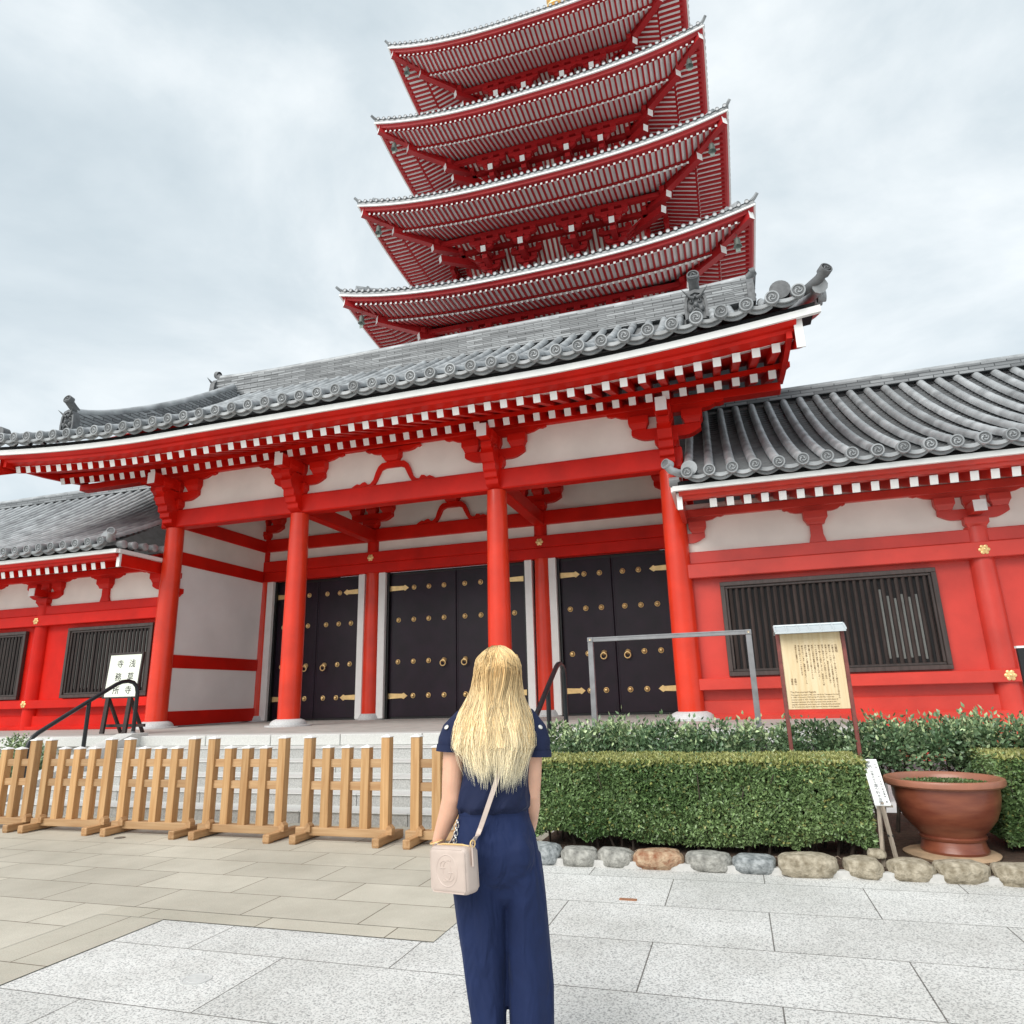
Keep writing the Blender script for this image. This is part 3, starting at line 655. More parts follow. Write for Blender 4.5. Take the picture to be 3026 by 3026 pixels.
# ------------------------------------------------------------------ the two side wings
YW = 14.5
def wing(label, sx, x_in, x_out, colx, cols2, strutx, windows, red):
    """sx=+1 right wing, -1 left wing; x_in = gate end, x_out = far end"""
    root = thing("temple_wing", label, "temple wing", ((x_in + x_out) / 2, YW, FZ))
    def wp(name, mb, mt, **k): return local(root, mb).build(name, mt, root, **k)
    a, z_ = min(x_in, x_out), max(x_in, x_out)
    zb = .2 if sx > 0 else FZ
    b = MB(); b.box(a, z_, YW - .02, YW + .12, zb, 4.30); wp("red_wall", b, red)
    b = MB(); b.box(a, z_, YW - .10, YW + .1, zb, 1.30); wp("base_board", b, red, bevel=.012)
    b = MB(); b.box(a, z_, YW - .20, YW + .1, FZ - .74 if sx > 0 else FZ, 1.03); wp("base_ledge", b, red, bevel=.012)
    b = MB(); b.box(a, z_, YW - .26, YW + .1, 1.495, 1.715); wp("lower_beam", b, red, bevel=.012)
    b = MB(); b.box(a, z_, YW - .26, YW + .1, 3.70, 3.99); wp("middle_beam", b, red, bevel=.012)
    b = MB(); b.box(a, z_, YW - .13, YW + .1, 4.01, 4.26); wp("upper_beam", b, red, bevel=.012)
    b = MB(); b.box(a, z_, YW - .03, YW + .08, 4.25, 5.3); wp("upper_wall", b, PLASTER)
    b = MB(); b.box(a, z_, YW - .13, YW + .13, 5.00, 5.17); wp("purlin", b, red, bevel=.012)
    for cx in cols2:
        b = MB(); b.lathe([(.215, zb), (.215, 3.0), (.20, 4.30)], (cx, YW, 0), 30); c = wp("column", b, red, smooth=True)
        bracket_set(root, cx, YW, 4.26, .80, frontarm=False, m_=red)
        b = MB(); b.box(cx - .105, cx + .105, YW - .52, YW - .50, 4.51, 4.72, 1); b.box(cx - .10, cx + .10, YW - .50, YW, 4.515, 4.715, 0); wp("beam_end", b, [red, WHITE])
        for zz in (3.84, 1.61): flower(root, cx, YW - .26, zz, .10)
    bracket_set(root, colx, YW, 4.26, .80, frontarm=False, m_=red, half=sx)
    for s_ in strutx:
        b = MB(); b.prism([(s_ - .16, 4.26), (s_ - .115, 4.42), (s_ - .115, 4.62), (s_ + .115, 4.62), (s_ + .115, 4.42), (s_ + .16, 4.26)], YW - .1, YW + .1, 'y')
        block(b, s_, YW, 4.62, .44, .26); b.prism([(s_ + p, q) for p, q in scroll_profile(.58, 4.88, 5.0)], YW - .1, YW + .1, 'y'); wp("short_strut", b, red)
    for (x0, x1) in windows:
        z0, z1 = 1.745, 3.60; f = .085
        b = MB()
        for q in ((x0, x1, z0, z0 + f), (x0, x1, z1 - f, z1), (x0, x0 + f, z0 + f, z1 - f), (x1 - f, x1, z0 + f, z1 - f)): b.box(q[0], q[1], YW - .13, YW - .02, q[2], q[3])
        g = f; 
        for q in ((x0 + g, x1 - g, z0 + g, z0 + g + .05), (x0 + g, x1 - g, z1 - g - .05, z1 - g), (x0 + g, x0 + g + .05, z0 + g + .05, z1 - g - .05), (x1 - g - .05, x1 - g, z0 + g + .05, z1 - g - .05)): b.box(q[0], q[1], YW - .095, YW - .025, q[2], q[3])
        wf = wp("window", b, WOODW, bevel=.008)
        b = MB(); n = int((x1 - x0 - .3) / .118)
        for i in range(n):
            xc = x0 + .19 + (x1 - x0 - .38) * i / (n - 1); b.prism([(xc - .033, YW - .05), (xc, YW - .085), (xc + .033, YW - .05), (xc, YW - .028)], z0 + .13, z1 - .13, 'z')
        local(root, b).build("window_bars", WOODW, wf)
        b = MB(); b.box(x0 + .1, x1 - .1, YW - .0235, YW - .0215, z0 + .1, z1 - .1); local(root, b).build("opening_shade_sheet", GAP, wf)  # near-black sheet on the wall, darkness of the opening put into colour
        # pale shutter strips seen between some bars
        b = MB()
        rng = range(n - 8, n - 2) if sx > 0 else range(1, n - 1)
        for i in rng:
            if rnd.random() < .85:
                xc = x0 + .19 + (x1 - x0 - .38) * (i + .5) / (n - 1)
                zz = z1 - .30 - rnd.random() * .25 if sx > 0 else z1 - .2
                b.box(xc - .022, xc + .018, YW - .0275, YW - .0245, z0 + .2 + rnd.random() * .06, zz)
        local(root, b).build("pale_shutter", PIPEG, wf)
    # eave
    rp_ = .309; n = int(abs(x_out - x_in) / rp_)
    x0 = -.05 if sx > 0 else 2 * GC + .05
    for k in range(n):
        X = x0 + sx * rp_ * k
        if X < a - .2 or X > z_ + .1: continue
        b = MB(); b.bar((X, 13.08, 4.935), (X, 15.2, 5.55), .13, .165, 0, cap=1); wp("rafter", b, [red, WHITE])
    e0, e1 = (-.66, x_out) if sx > 0 else (x_out, 2 * GC + .66)
    def sw(poly, mt, name, xa=e0, xb=e1): bb = MB(); bb.prism(poly, xa, xb, 'x'); wp(name, bb, mt)
    sw([(13.1, 5.02), (15.2, 5.64), (15.2, 5.67), (13.1, 5.05)], red, "soffit_board")
    sw([(13.12, 5.025), (12.98, 5.03), (12.95, 5.075), (12.88, 5.085), (12.84, 5.15), (12.84, 5.22), (13.12, 5.22)], red, "eave_fascia")
    t0, t1 = (-.76, x_out) if sx > 0 else (x_out, 2 * GC + .76)
    sw([(12.77, 5.155), (12.85, 5.155), (12.85, 5.25), (12.77, 5.25)], WHITE, "white_eave_board", t0, t1)
    sw([(12.84, 5.25), (13.4, 5.28), (13.4, 5.5), (12.86, 5.36)], GAP, "tile_bed", e0, e1)  # painted near-black for the shaded gap below the wing tiles
    px = -.66 if sx > 0 else 2 * GC + .66
    b = MB(); b.box(px - .05, px + .05, 12.95, 13.0, 4.83, 5.155); wp("barge_board_end", b, WHITE)
    # the eave turns the corner here and runs back level to the gate column
    b = MB(); b.box(px - .045, px + .045, 13.0, 14.38, 4.86, 5.155); wp("eave_fascia", b, red, bevel=.008)
    qx = px - sx * .10; b = MB(); b.box(qx - .04, qx + .04, 12.85, 14.38, 5.158, 5.252); wp("white_eave_board", b, WHITE)
    for k_ in range(5):
        b = MB(); b.lathe([(.10, -.18), (.10, 0), (.08, .012), (.001, .012)] if sx < 0 else [(.10, .18), (.10, 0), (.08, -.012), (.001, -.012)], (qx + (-sx) * .05, 12.95 + .32 * k_, 5.38 + .03 * k_), 14, axis='x')
        wp("return_tile", b, TILE, smooth=True)
    def wroof(x, t): return 12.64 + 5.61 * t, 5.40 + 3.45 * (.72 * t + .28 * t * t)
    xs = []; k = 0
    while True:
        X = (-.46 + .402 * k) if sx > 0 else 2 * GC + .46 - .402 * k
        if (sx > 0 and X > x_out) or (sx < 0 and X < x_out): break
        xs.append(X); k += 1
    tiled_roof(root, sorted(xs), wroof, 30, .096, .402, .19, 6.6, .110)
    ridge(root, [(x_in + (x_out - x_in) * i / 24 + (sx * .0), 18.25, 8.82) for i in range(25)], .5, .26, 3, .10, name="main_ridge")
    bb = MB(); bb.add([(a, 18.25, 8.86), (z_, 18.25, 8.86), (z_, 23.8, 5.4), (a, 23.8, 5.4)], [(0, 1, 2, 3)]); wp("rear_slope", bb, TILEP)
    # corner end tile by the gate column
    X = -.62 if sx > 0 else 2 * GC + .62
    bb = MB(); bb.tube([(X + sx * .1, 12.85, 5.50), (X, 12.66, 5.46), (X - sx * .13, 12.55, 5.50), (X - sx * .2, 12.5, 5.60)], .075, 10); tile_disc(bb, (X - sx * .21, 12.49, 5.62), .10, (-sx * .7, -1, .2), swirl=False)
    bb.lathe([(.15, -.08), (.15, .08), (.1, .12), (.001, .125)], (X + sx * .2, 12.8, 5.56), 18, axis='y'); wp("corner_tile", bb, [TILE, TILED], smooth=True)
    return root
wing("long red temple wing with slatted window and tiled roof right of the gate", 1, -.88, 10.0, -.88, [4.56, 9.9], [1.84, 7.2], [(-.10, 3.76), (5.35, 9.1)], REDW)
wing("red temple wing with slatted windows and tiled roof left of the gate", -1, -13.99, -27.5, -13.99, [-18.34, -22.7], [-16.17, -20.5], [(-17.28, -14.38), (-21.7, -18.82), (-26.5, -23.4)], RED)

# ------------------------------------------------------------------ the pagoda
PX, PY = -6.41, 33.0
pag = thing("pagoda", "tall red pagoda with stacked white-ribbed roofs rising behind the gate", "pagoda", (PX, PY, 0))
HW = [9.48, 8.99, 8.51, 8.03, 7.60]; ZC = [14.35, 19.42, 24.46, 29.60, 34.72]    # eave half width, corner height (lowest is hidden)
BW = [3.75, 3.45, 3.15, 2.85, 2.60]; LIFT = [.9, .88, .82, .85, .95]
nfl = nba = 0
TILEND = mat("tile_end_rim", (.26, .27, .28), .6); TILEFACE = mat("pale_tile_face", (.52, .53, .54), .6)
fl_rest, ba_rest = MB(), MB()
def side_M(q):   # q: 0 front, 1 left, 2 right, 3 back; local frame: x along the eave, y inwards from the eave, z up
    return Matrix.Rotation({0: 0, 1: -math.pi / 2, 2: math.pi / 2, 3: math.pi}[q], 4, 'Z')
for k in (1, 2, 3, 4, 0):
    hw, bw, zc, lf = HW[k], BW[k], ZC[k], LIFT[k]; z0 = zc - lf          # z0: white board height at mid eave
    lift = lambda x, ins=0.0: lf * (abs(x) / hw) ** 2.7 * max(0, 1 - ins / 4.2) ** .5
    tiers = MB
    roof = MB(); white = MB(); fasc = MB(); soff = MB(); ends = MB(); wall = MB(); wwall = MB(); brk = MB(); plate = MB()
    mirror = []
    nx = int(2 * hw / .25) // 2
    for q in ((0, 1, 2, 3) if k else (0,)):
        Mq = side_M(q)
        T = lambda p: Mq @ Vector((p[0], p[1] - hw, p[2]))
        xs = [-hw + 2 * hw * i / 36 for i in range(37)]
        def sweep(mb, fn, inset, mi=0):
            mb.loft([[T((max(-hw + inset_, min(hw - inset_, x)), y, z)) for inset_, y, z in fn(x)] for x in xs], mi)
        sweep(white, lambda x: [(0, -.02, z0 - .13 + lift(x)), (.06, .06, z0 - .13 + lift(x)), (.06, .06, z0 - .06 + lift(x)), (0, -.02, z0 - .06 + lift(x))], 0)
        sweep(fasc, lambda x: [(.05, .05, z0 - .13 + lift(x)), (.12, .12, z0 - .20 + lift(x)), (.14, .14, z0 - .27 + lift(x)), (.45, .45, z0 - .31 + lift(x)), (.45, .45, z0 - .1 + lift(x))], 0)
        if q < 3:
            sweep(soff, lambda x: [(.4, .4, z0 - .332 + lift(x)), (1.75, 1.75, z0 - .262 + lift(x, 1.7)), (1.75, 1.75, z0 - .22 + lift(x, 1.7)), (.4, .4, z0 - .29 + lift(x))], 0)
            sweep(soff, lambda x: [(1.5, 1.5, z0 - .438 + lift(x, 1.5)), (3.1, 3.1, z0 + .082 + lift(x, 3.1)), (3.1, 3.1, z0 + .13 + lift(x, 3.1)), (1.5, 1.5, z0 - .39 + lift(x, 1.5))], 0)
            sweep(plate, lambda x: [(1.42, 1.42, z0 - .38 + lift(x, 1.4)), (1.62, 1.62, z0 - .36 + lift(x, 1.4)), (1.62, 1.62, z0 - .27 + lift(x, 1.5)), (1.42, 1.42, z0 - .29 + lift(x, 1.5))], 0)
            for i in range(-nx, nx + 1):
                X = i * .25
                if abs(X) < hw - .5:
                    i1 = min(1.65, hw - abs(X)); a_, c_ = T((X, .25, z0 - .37 + lift(X))), T((X, i1, z0 - .30 + lift(X, i1)))
                    if q == 0 and k and nfl < 100:
                        mb = MB(); mb.bar(a_, c_, .090, .095, 0, cap=1); o = mb.build("flying_rafter", [REDP, WHITE], pag); nfl += 1
                    else: fl_rest.bar(a_, c_, .090, .095, 0, cap=1)
                if abs(X) < hw - 1.75:
                    i1 = min(3.05, hw - abs(X)); a_, c_ = T((X, 1.40, z0 - .50 + lift(X, 1.4))), T((X, i1, z0 - .50 + .325 * (i1 - 1.4) + lift(X, i1)))
                    if q == 0 and k and nba < 100:
                        mb = MB(); mb.bar(a_, c_, .090, .095, 0, cap=1); o = mb.build("base_rafter", [REDP, WHITE], pag); nba += 1
                    else: ba_rest.bar(a_, c_, .090, .095, 0, cap=1)
            # purlins, ribbed soffit, wall and brackets
            pz = z0 - .06
            for ins, zt, h in ((2.88, pz, .22), (3.80, pz - .08, .26)):
                L_ = hw - ins; wall.box(-L_ - .35, L_ + .35, ins, ins + .22, zt - h, zt, 0, Mq @ Matrix.Translation((0, -hw, 0)))
            TM = Mq @ Matrix.Translation((0, -hw, 0)); L_ = hw - 3.3
            wwall.box(-L_, L_, 3.10, 3.80, pz - .10, pz - .07, 0, TM)
            for i in range(int(-L_ / .25), int(L_ / .25) + 1): wall.box(i * .25 - .05, i * .25 + .05, 3.10, 3.80, pz - .16, pz - .10, 0, TM)
            wi = hw - bw
            L2 = hw - 4.0
            wwall.prism([(4.02, pz - .3), (wi, pz - 1.3), (wi, pz - 1.25), (4.02, pz - .25)], -L2, L2, 'x', 0, TM)
            for i in range(int(-L2 / .25), int(L2 / .25) + 1): wall.prism([(4.02, pz - .42), (wi, pz - 1.42), (wi, pz - 1.3), (4.02, pz - .3)], i * .25 - .05, i * .25 + .05, 'x', 0, TM)
            wall.box(-bw, bw, wi - .04, wi + .2, pz - 2.2, pz - 1.25, 0, TM); wwall.box(-bw, bw, wi + .0, wi + .2, pz - 3.0, pz - 2.2, 0, TM); wall.box(-bw - .3, bw + .3, wi - .1, wi + .2, pz - 2.45, pz - 2.2, 0, TM); wall.box(-bw - .3, bw + .3, wi - .1, wi + .2, pz - 3.1, pz - 2.85, 0, TM)
            wall.box(-bw - .1, bw + .1, wi, wi + .3, pz - 6.3, pz - 3.1, 0, TM)
            c_in = bw * .40
            for cx in (-bw, -c_in, c_in, bw):
                brk = MB()
                brk.box(cx - .16, cx + .16, wi - .16, wi + .1, pz - 5.2, pz - 2.2, 0, TM)
                # tail rafter with white end, tiers of cross arms
                A_ = TM @ Vector((cx, 2.75, pz - 1.0)); B_ = TM @ Vector((cx, wi, pz - .40)); brk.bar(A_, B_, .25, .30, 0, cap=1)
                brk.box(cx - .13, cx + .13, 2.95, wi, pz - 1.40, pz - 1.18, 0, TM); brk.box(cx - .13, cx + .13, 3.7, wi, pz - 1.9, pz - 1.6, 0, TM)
                for y_, z_, L3 in ((2.99, pz - .60, .78), (2.99, pz - .93, .42), (3.91, pz - .95, .80), (3.91, pz - 1.45, .5), (wi - .1, pz - 1.7, .8)):
                    pr = [(cx + p, t) for p, t in arm_profile(L3, z_, z_ + .22, 3)]
                    brk.prism(pr, y_ - .10, y_ + .10, 'y', 0, TM)
                    for dx in (-L3 * .8, 0, L3 * .8): brk.box(cx + dx - .14, cx + dx + .14, y_ - .14, y_ + .14, z_ + .22, z_ + .38, 0, TM)
                brk.build("bracket_set", [REDP, WHITE], pag)
        # roof slope with tile rows
        wtop = BW[min(4, k + 1)] + .5 if k < 4 else .4; ztop = z0 + (3.0 if k < 4 else 5.0)
        sl = lambda x, t: (hw - wtop) * t
        n_t = 8; rows = []
        for t in [i / n_t for i in range(n_t + 1)]:
            h_ = hw + (wtop - hw) * t
            rows.append([T((h_ * (-1 + 2 * j / 24), hw - h_, z0 + .14 + (ztop - z0) * (.7 * t + .3 * t * t) + lift(hw * (-1 + 2 * j / 24)) * (1 - t) ** 2)) for j in range(25)])
        roof.loft(rows, 0, False, False)
        sweep(roof, lambda x: [(.03, .01, z0 - .055 + lift(x)), (.3, .3, z0 - .055 + lift(x)), (.3, .3, z0 + .16 + lift(x)), (.03, .01, z0 + .10 + lift(x))], 0)
        nt_ = int(hw / .30)
        for i in range(-nt_, nt_ + 1):
            X = i * .30; c_ = T((X, -.03, z0 + .16 + lift(X))); nr = Mq.to_3x3() @ Vector((0, -1, -.1))
            tile_disc(ends, c_, .082, nr, swirl=False)
            t1 = min(1.0, (hw - abs(X)) / (hw - wtop)) if abs(X) > wtop else 1.0
            if q < 3:
                pts = []
                for t in (0, .25 * t1, .6 * t1, t1):
                    h_ = hw + (wtop - hw) * t; pts.append(T((X, hw - h_, z0 + .19 + (ztop - z0) * (.7 * t + .3 * t * t) + lift(X) * (1 - t) ** 2)))
                if t1 > .05: roof.tube(pts, .075, 6)
    # hip rafters, corner ridges, bells
    bells = []; cors = []
    for sx, sy in ((-1, -1), (1, -1), (-1, 1), (1, 1)) if k else ():
        dv = Vector((-sx, -sy, 0))
        def D(a, z): return Vector((sx * hw, sy * hw, 0)) + dv * a + Vector((0, 0, z))
        for p_, q_, w_, h_, nm in ((D(.16, zc - .42), D(2.0, zc - .72), .26, .34, "flying_hip_rafter"), (D(1.25, zc - .92), D(4.4, z0 - .12), .30, .36, "hip_rafter"), (D(2.7, z0 - .42), D(5.2, z0 + .15), .30, .34, "tail_rafter"), (D(3.0, z0 - .95), D(5.6, z0 - .45), .28, .34, "tail_rafter")):
            hip = MB(); hip.bar(p_, q_, w_, h_, 0, cap=1); hip.build(nm, [REDP, WHITE], pag)
        cor = MB()
        pts = []
        for t in [i / 10 for i in range(11)]:
            h_ = hw + (wtop - hw) * t; pts.append(Vector((sx * h_, sy * h_, z0 + .2 + (ztop - z0) * (.7 * t + .3 * t * t) + lf * (1 - t) ** 2)))
        for zz, rr in ((.05, .17), (.22, .13)): cor.tube([p + Vector((0, 0, zz)) for p in pts[1:]], rr, 8)
        p0 = D(1.0, zc + .45); cor.tube([D(1.6, zc + .40), D(1.05, zc + .36), D(.82, zc + .46), D(.74, zc + .60)], [.10, .09, .075, .06], 8); cors.append(cor)
        cor.tube([D(.9, zc + .18), D(.25, zc + .12), D(0, zc + .18), D(-.12, zc + .29)], [.10, .09, .075, .065], 8)
        cor.box(-.16, .16, -.06, .06, -.05, .42, 0, Matrix.Translation(D(.9, zc + .22)) @ Matrix.Rotation(math.atan2(sy, sx) - math.pi / 2, 4, 'Z'))
        bl = MB(); bl.tube([D(.75, zc - .62), D(.75, zc - .88)], .012, 5)
        bl.lathe([(.02, 0), (.10, -.03), (.12, -.12), (.13, -.30), (.17, -.38), (.15, -.38), (.02, -.28)], tuple(D(.75, zc - .88)), 12); bl.box(-.09, .09, -.01, .01, -.62, -.46, 0, Matrix.Translation(D(.75, zc - .88))); bl.tube([D(.75, zc - 1.1), D(.75, zc - 1.36)], .01, 4)
        bells.append(bl)
    roof.add(ends.v, ends.f); roof.m[-len(ends.f):] = [1 + q_ for q_ in ends.m]
    tier_roof = roof.build("roof", [TILE, TILEND, TILEFACE], pag, smooth=True)
    for cor in cors: cor.build("hip_ridge", TILE, tier_roof, smooth=True)
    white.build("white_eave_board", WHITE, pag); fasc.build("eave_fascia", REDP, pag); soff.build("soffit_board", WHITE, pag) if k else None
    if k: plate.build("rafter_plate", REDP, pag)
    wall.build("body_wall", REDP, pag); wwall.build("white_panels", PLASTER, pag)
    BRONZE = bpy.data.materials.get("aged_bronze") or mat("aged_bronze", (.16, .19, .17), .5, metal=.5)
    for bl in bells: bl.build("wind_bell", BRONZE, pag, smooth=True)
fl_rest.build("flying_rafter", [REDP, WHITE], pag, kind="stuff"); ba_rest.build("base_rafter", [REDP, WHITE], pag, kind="stuff")
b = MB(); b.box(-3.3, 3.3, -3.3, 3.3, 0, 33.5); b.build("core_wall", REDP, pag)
b = MB(); zt = 34.72 + 4.2
b.lathe([(.9, 0), (.9, .5), (.7, .55), (.7, .8), (.1, 1.2), (.1, 9.5)], (0, 0, zt), 16)
for i in range(9): b.lathe([(.12, -.06), (.75 - .04 * i, -.06), (.75 - .04 * i, .06), (.12, .06)], (0, 0, zt + 2 + i * .75), 20)
b.lathe([(.01, 0), (.25, .3), (.01, .8)], (0, 0, zt + 9.5), 12)
b.build("finial", GOLD, pag, smooth=True)

# ------------------------------------------------------------------ wooden fence panels
FY = 7.25
def make_fence(label):
    root = thing("fence_panel", label, "fence", (0, FY, 0), 0, "portable wooden fence panels before the steps")
    for i, x in enumerate((-.5, -.25, 0, .25, .5)):
        top = 1.085 if i in (0, 4) else .975
        b = MB(); b.box(x - .051, x + .051, -.055, .042, .13, top); p = b.build("post", CEDAR, root, bevel=.004)
        b = MB(); b.loft([[(x - .057, -.061, top), (x + .057, -.061, top), (x + .057, .048, top), (x - .057, .048, top)], [(x - .057, -.061, top + .008), (x + .057, -.061, top + .008), (x + .057, .048, top + .008), (x - .057, .048, top + .008)], [(x - .003, -.01, top + .032), (x + .003, -.01, top + .032), (x + .003, -.005, top + .032), (x - .003, -.005, top + .032)]])
        b.build("post_cap", WHITE, p)
    for z in (.765, .525):
        b = MB(); b.box(-.5, .5, -.028, .02, z, z + .088); b.build("rail", CEDARX, root, bevel=.003)
    b = MB(); b.box(-.60, .56, -.068, .05, .052, .137); b.build("base_beam", CEDARX, root, bevel=.005)
    for x in (-.475, .535):
        b = MB(); b.box(x - .043, x + .043, -.30, .27, .012, .092); b.box(x - .04, x + .04, -.298, -.2, 0, .012); b.box(x - .04, x + .04, .15, .265, 0, .012); f = b.build("foot", CEDARY, root, bevel=.006)
        b = MB(); b.prism([(x + .015, .092), (x + .085, .092), (x + .085, .155), (x + .05, .19), (x + .015, .155)], -.10, -.02, 'y'); b.build("wedge", CEDARY, root, bevel=.004)
    return root
FX = [-9.48, -8.208, -6.914, -5.617, -4.29, -2.92]
FL = ["wooden picket fence panel cut by the left edge of the photo", "wooden picket fence panel below the black handrail, second from the left edge", "wooden picket fence panel before the left half of the steps, third from the left edge",
      "wooden picket fence panel, second to the left of the woman in navy", "whole wooden picket fence panel nearest the woman with the bag", "wooden picket fence panel half hidden behind the woman"]
f0 = make_fence(FL[0]); f0.location = (FX[0], FY, 0)
for x, l in list(zip(FX, FL))[1:]:
    f = copy_thing(f0, (x + rnd.uniform(-.008, .008), FY + rnd.uniform(-.025, .02), 0), R(rnd.uniform(-1.1, 1.1)), l)

# ------------------------------------------------------------------ handrails
for X, lab in ((-11.0, "black bent steel handrail on the left curb of the steps"), (-2.56, "black bent steel handrail right of the steps behind the woman")):
    root = thing("handrail", lab, "handrail", (X, 9.7, 0), 0, "handrails beside the steps")
    P = [(8.72, .15), (8.72, .84), (8.735, .95), (8.79, 1.05), (8.88, 1.115), (9.3, 1.35), (9.78, 1.615), (10.30, 1.895), (10.42, 1.94), (10.56, 1.955), (10.68, 1.93), (10.765, 1.86), (10.80, 1.75), (10.80, .94)]
    b = MB(); b.tube([(0, y - 9.7, z) for y, z in P], .037, 14); b.build("rail", BLACKM, root, smooth=True)
    b = MB(); b.tube([(0, .06, .55), (0, .06, 1.60)], .034, 12); b.build("post", BLACKM, root, smooth=True)
    b = MB(); b.lathe([(.06, .94), (.06, .955), (.045, .97), (.042, 1.03), (.037, 1.03)], (0, 1.10, 0), 16); b.build("post_foot", METALG, root, smooth=True)

# ------------------------------------------------------------------ standing sign on the terrace
INK = mat("black_ink", (.015, .014, .013), .7)
root = thing("standing_sign", "white sign with black characters in a dark wooden stand on the terrace", "sign", (-12.21, 11.5, FZ))
DKW = mat("dark_sign_wood", (.03, .018, .016), .5, var=.3, nscale=8)
PANEL = mat("cream_sign_panel", (.80, .83, .72), .5)
tilt = Matrix.Rotation(R(-4), 4, 'X')
def tb(x0, x1, y0, y1, z0, z1, name, m_, par=root, bev=.004):
    b = MB(); b.box(x0, x1, y0, y1, z0, z1, 0, tilt); return b.build(name, m_, par, bevel=bev)
tb(-.415, .415, -.02, .01, .745, 1.61, "sign_panel", PANEL)
for q in ((-.455, -.416, .72, 1.655), (.416, .455, .72, 1.655)): tb(q[0], q[1], -.03, .03, q[2], q[3], "side_rail", DKW)
tb(-.416, .416, -.03, .03, 1.612, 1.655, "top_rail", DKW); tb(-.416, .416, -.03, .03, .72, .744, "bottom_rail", DKW)
for x in (-.29, .29):
    b = MB(); b.bar((x, -.02, .02), (x, .035, .74), .09, .05); b.build("leg", DKW, root); b = MB(); b.bar((x + .05, .40, .02), (x, .05, .72), .06, .05); b.build("rear_leg", DKW, root)
b = MB(); b.bar((-.45, .15, .17), (.62, .15, .17), .05, .06); b.build("stretcher", DKW, root)
Mx = tilt @ Matrix.Translation((0, -.0225, 0)) @ Matrix.Rotation(R(90), 4, 'X')
for cx, chars in ((.20, "浅草寺"), (-.12, "寺務所")):
    for i, ch in enumerate(chars):
        lettering("lettering", ch, .175, tilt @ Matrix.Translation((cx, -.0225, 1.41 - .27 * i)) @ Matrix.Rotation(R(90), 4, 'X'), INK, root, ext=.001, bold=.0)

# ------------------------------------------------------------------ grey goal-shaped frame
root = thing("metal_frame", "tall grey square metal frame standing in the shrubs before the right door", "frame", (-.765, 8.9, 0))
for x in (-.975, .975):
    b = MB(); b.box(x - .033, x + .033, -.033, .033, 0, 2.14); p = b.build("post", METALG, root, bevel=.004)
    b = MB(); b.box(x - .036, x + .036, -.036, .036, 2.14, 2.20); b.build("corner_block", METALG, p, bevel=.004)
    b = MB(); b.lathe([(.001, -.037), (.012, -.040), (.014, -.036)], (x, 0, 2.17), 10, axis='y'); b.build("bolt", mat("brass_bolt", (.6, .5, .35), .4, metal=.6), p)
b = MB(); b.box(-.939, .939, -.03, .03, 2.142, 2.198); b.box(-.939, .939, -.034, -.03, 2.180, 2.198); b.build("top_bar", METALG, root, bevel=.003)

# ------------------------------------------------------------------ information board
root = thing("information_board", "wooden notice board with brown text and small tin roof before the slatted window", "notice board", (.815, 8.15, 0))
RB = mat("red_brown_post", (.20, .055, .045), .5, var=.25, nscale=14)
b = MB(); b.box(-.305, .305, -.015, .015, 1.275, 2.07); b.build("board", BOARDW, root, bevel=.003)
for x in (-.325, .325):
    b = MB(); b.box(x - .019, x + .019, -.03, .03, 0, 2.08); b.build("post", RB, root, bevel=.003)
TIN = mat("pale_tin", (.55, .60, .62), .4, metal=.2)
b = MB(); b.prism([(-.15, 2.065), (-.15, 2.085), (-.02, 2.145), (.03, 2.15), (.16, 2.09), (.16, 2.07), (.0, 2.125)], -.352, .352, 'x'); rf = b.build("roof", TIN, root)
b = MB()
for i in range(7):
    x = -.35 + .70 * i / 6; b.prism([(-.152, 2.083), (-.152, 2.10), (-.02, 2.162), (.03, 2.166), (.03, 2.148)], x - .009, x + .009, 'x')
b.tube([(-.352, .005, 2.158), (.352, .005, 2.158)], .014, 8); b.build("roof_batten", TIN, rf)
BRN = mat("brown_ink", (.16, .085, .035), .7)
cols = ["五重塔", "天慶五年(九四二)平公雅によって建立されたと伝えられ", "慶安元年(一六四八)三代将軍徳川家光により", "再建されました。当初は本堂の東側にあり", "国宝に指定されましたが昭和二十年の", "戦災で惜しくも焼失しました。昭和四十八年", "十一月本堂の西側に再建されました。", "塔院には信徒の霊牌が安置され、",
        "最上層にはスリランカ国イスルムニヤ", "寺院から奉戴した聖仏舎利が", "奉安されています。基壇の高さ五メートル", "塔の高さ四十八メートルあります", "浅草寺の五重塔です"]
for i, t in enumerate(cols):
    x = .245 - .0335 * i
    lettering("lettering", "\n".join(t), .030 if i == 0 else .021, Matrix.Translation((x, -.0162, (1.955 if i else 1.955) - (.0 if i else 0))) @ Matrix.Rotation(R(90), 4, 'X') @ Matrix.Translation((0, -.0115 * len(t) if i else -.06, 0)), BRN, root, line=1.0 if i == 0 else 1.02, ext=.0006)
for i, t in enumerate(("金龍山", "浅草寺")):
    lettering("lettering", "\n".join(t), .024, Matrix.Translation((-.20 - .034 * i, -.0162, 1.56)) @ Matrix.Rotation(R(90), 4, 'X'), BRN, root, line=1.0, ext=.0006)
en = ["This pagoda, founded in 942, was rebuilt by Tokugawa Iemitsu", "in 1648. It burned in 1945 during World War II and was", "reconstructed in 1973. On that occasion, memorial plates of", "deceased devotees who had requested were placed in the", "pagoda's foundation, and a bone relic of the Buddha presented", "by Sri Lanka was placed in the topmost storey of the pagoda."]
lettering("lettering", "The Five-storied Pagoda", .026, Matrix.Translation((-.265, -.0162, 1.452)) @ Matrix.Rotation(R(90), 4, 'X'), BRN, root, align='LEFT', ext=.0006)
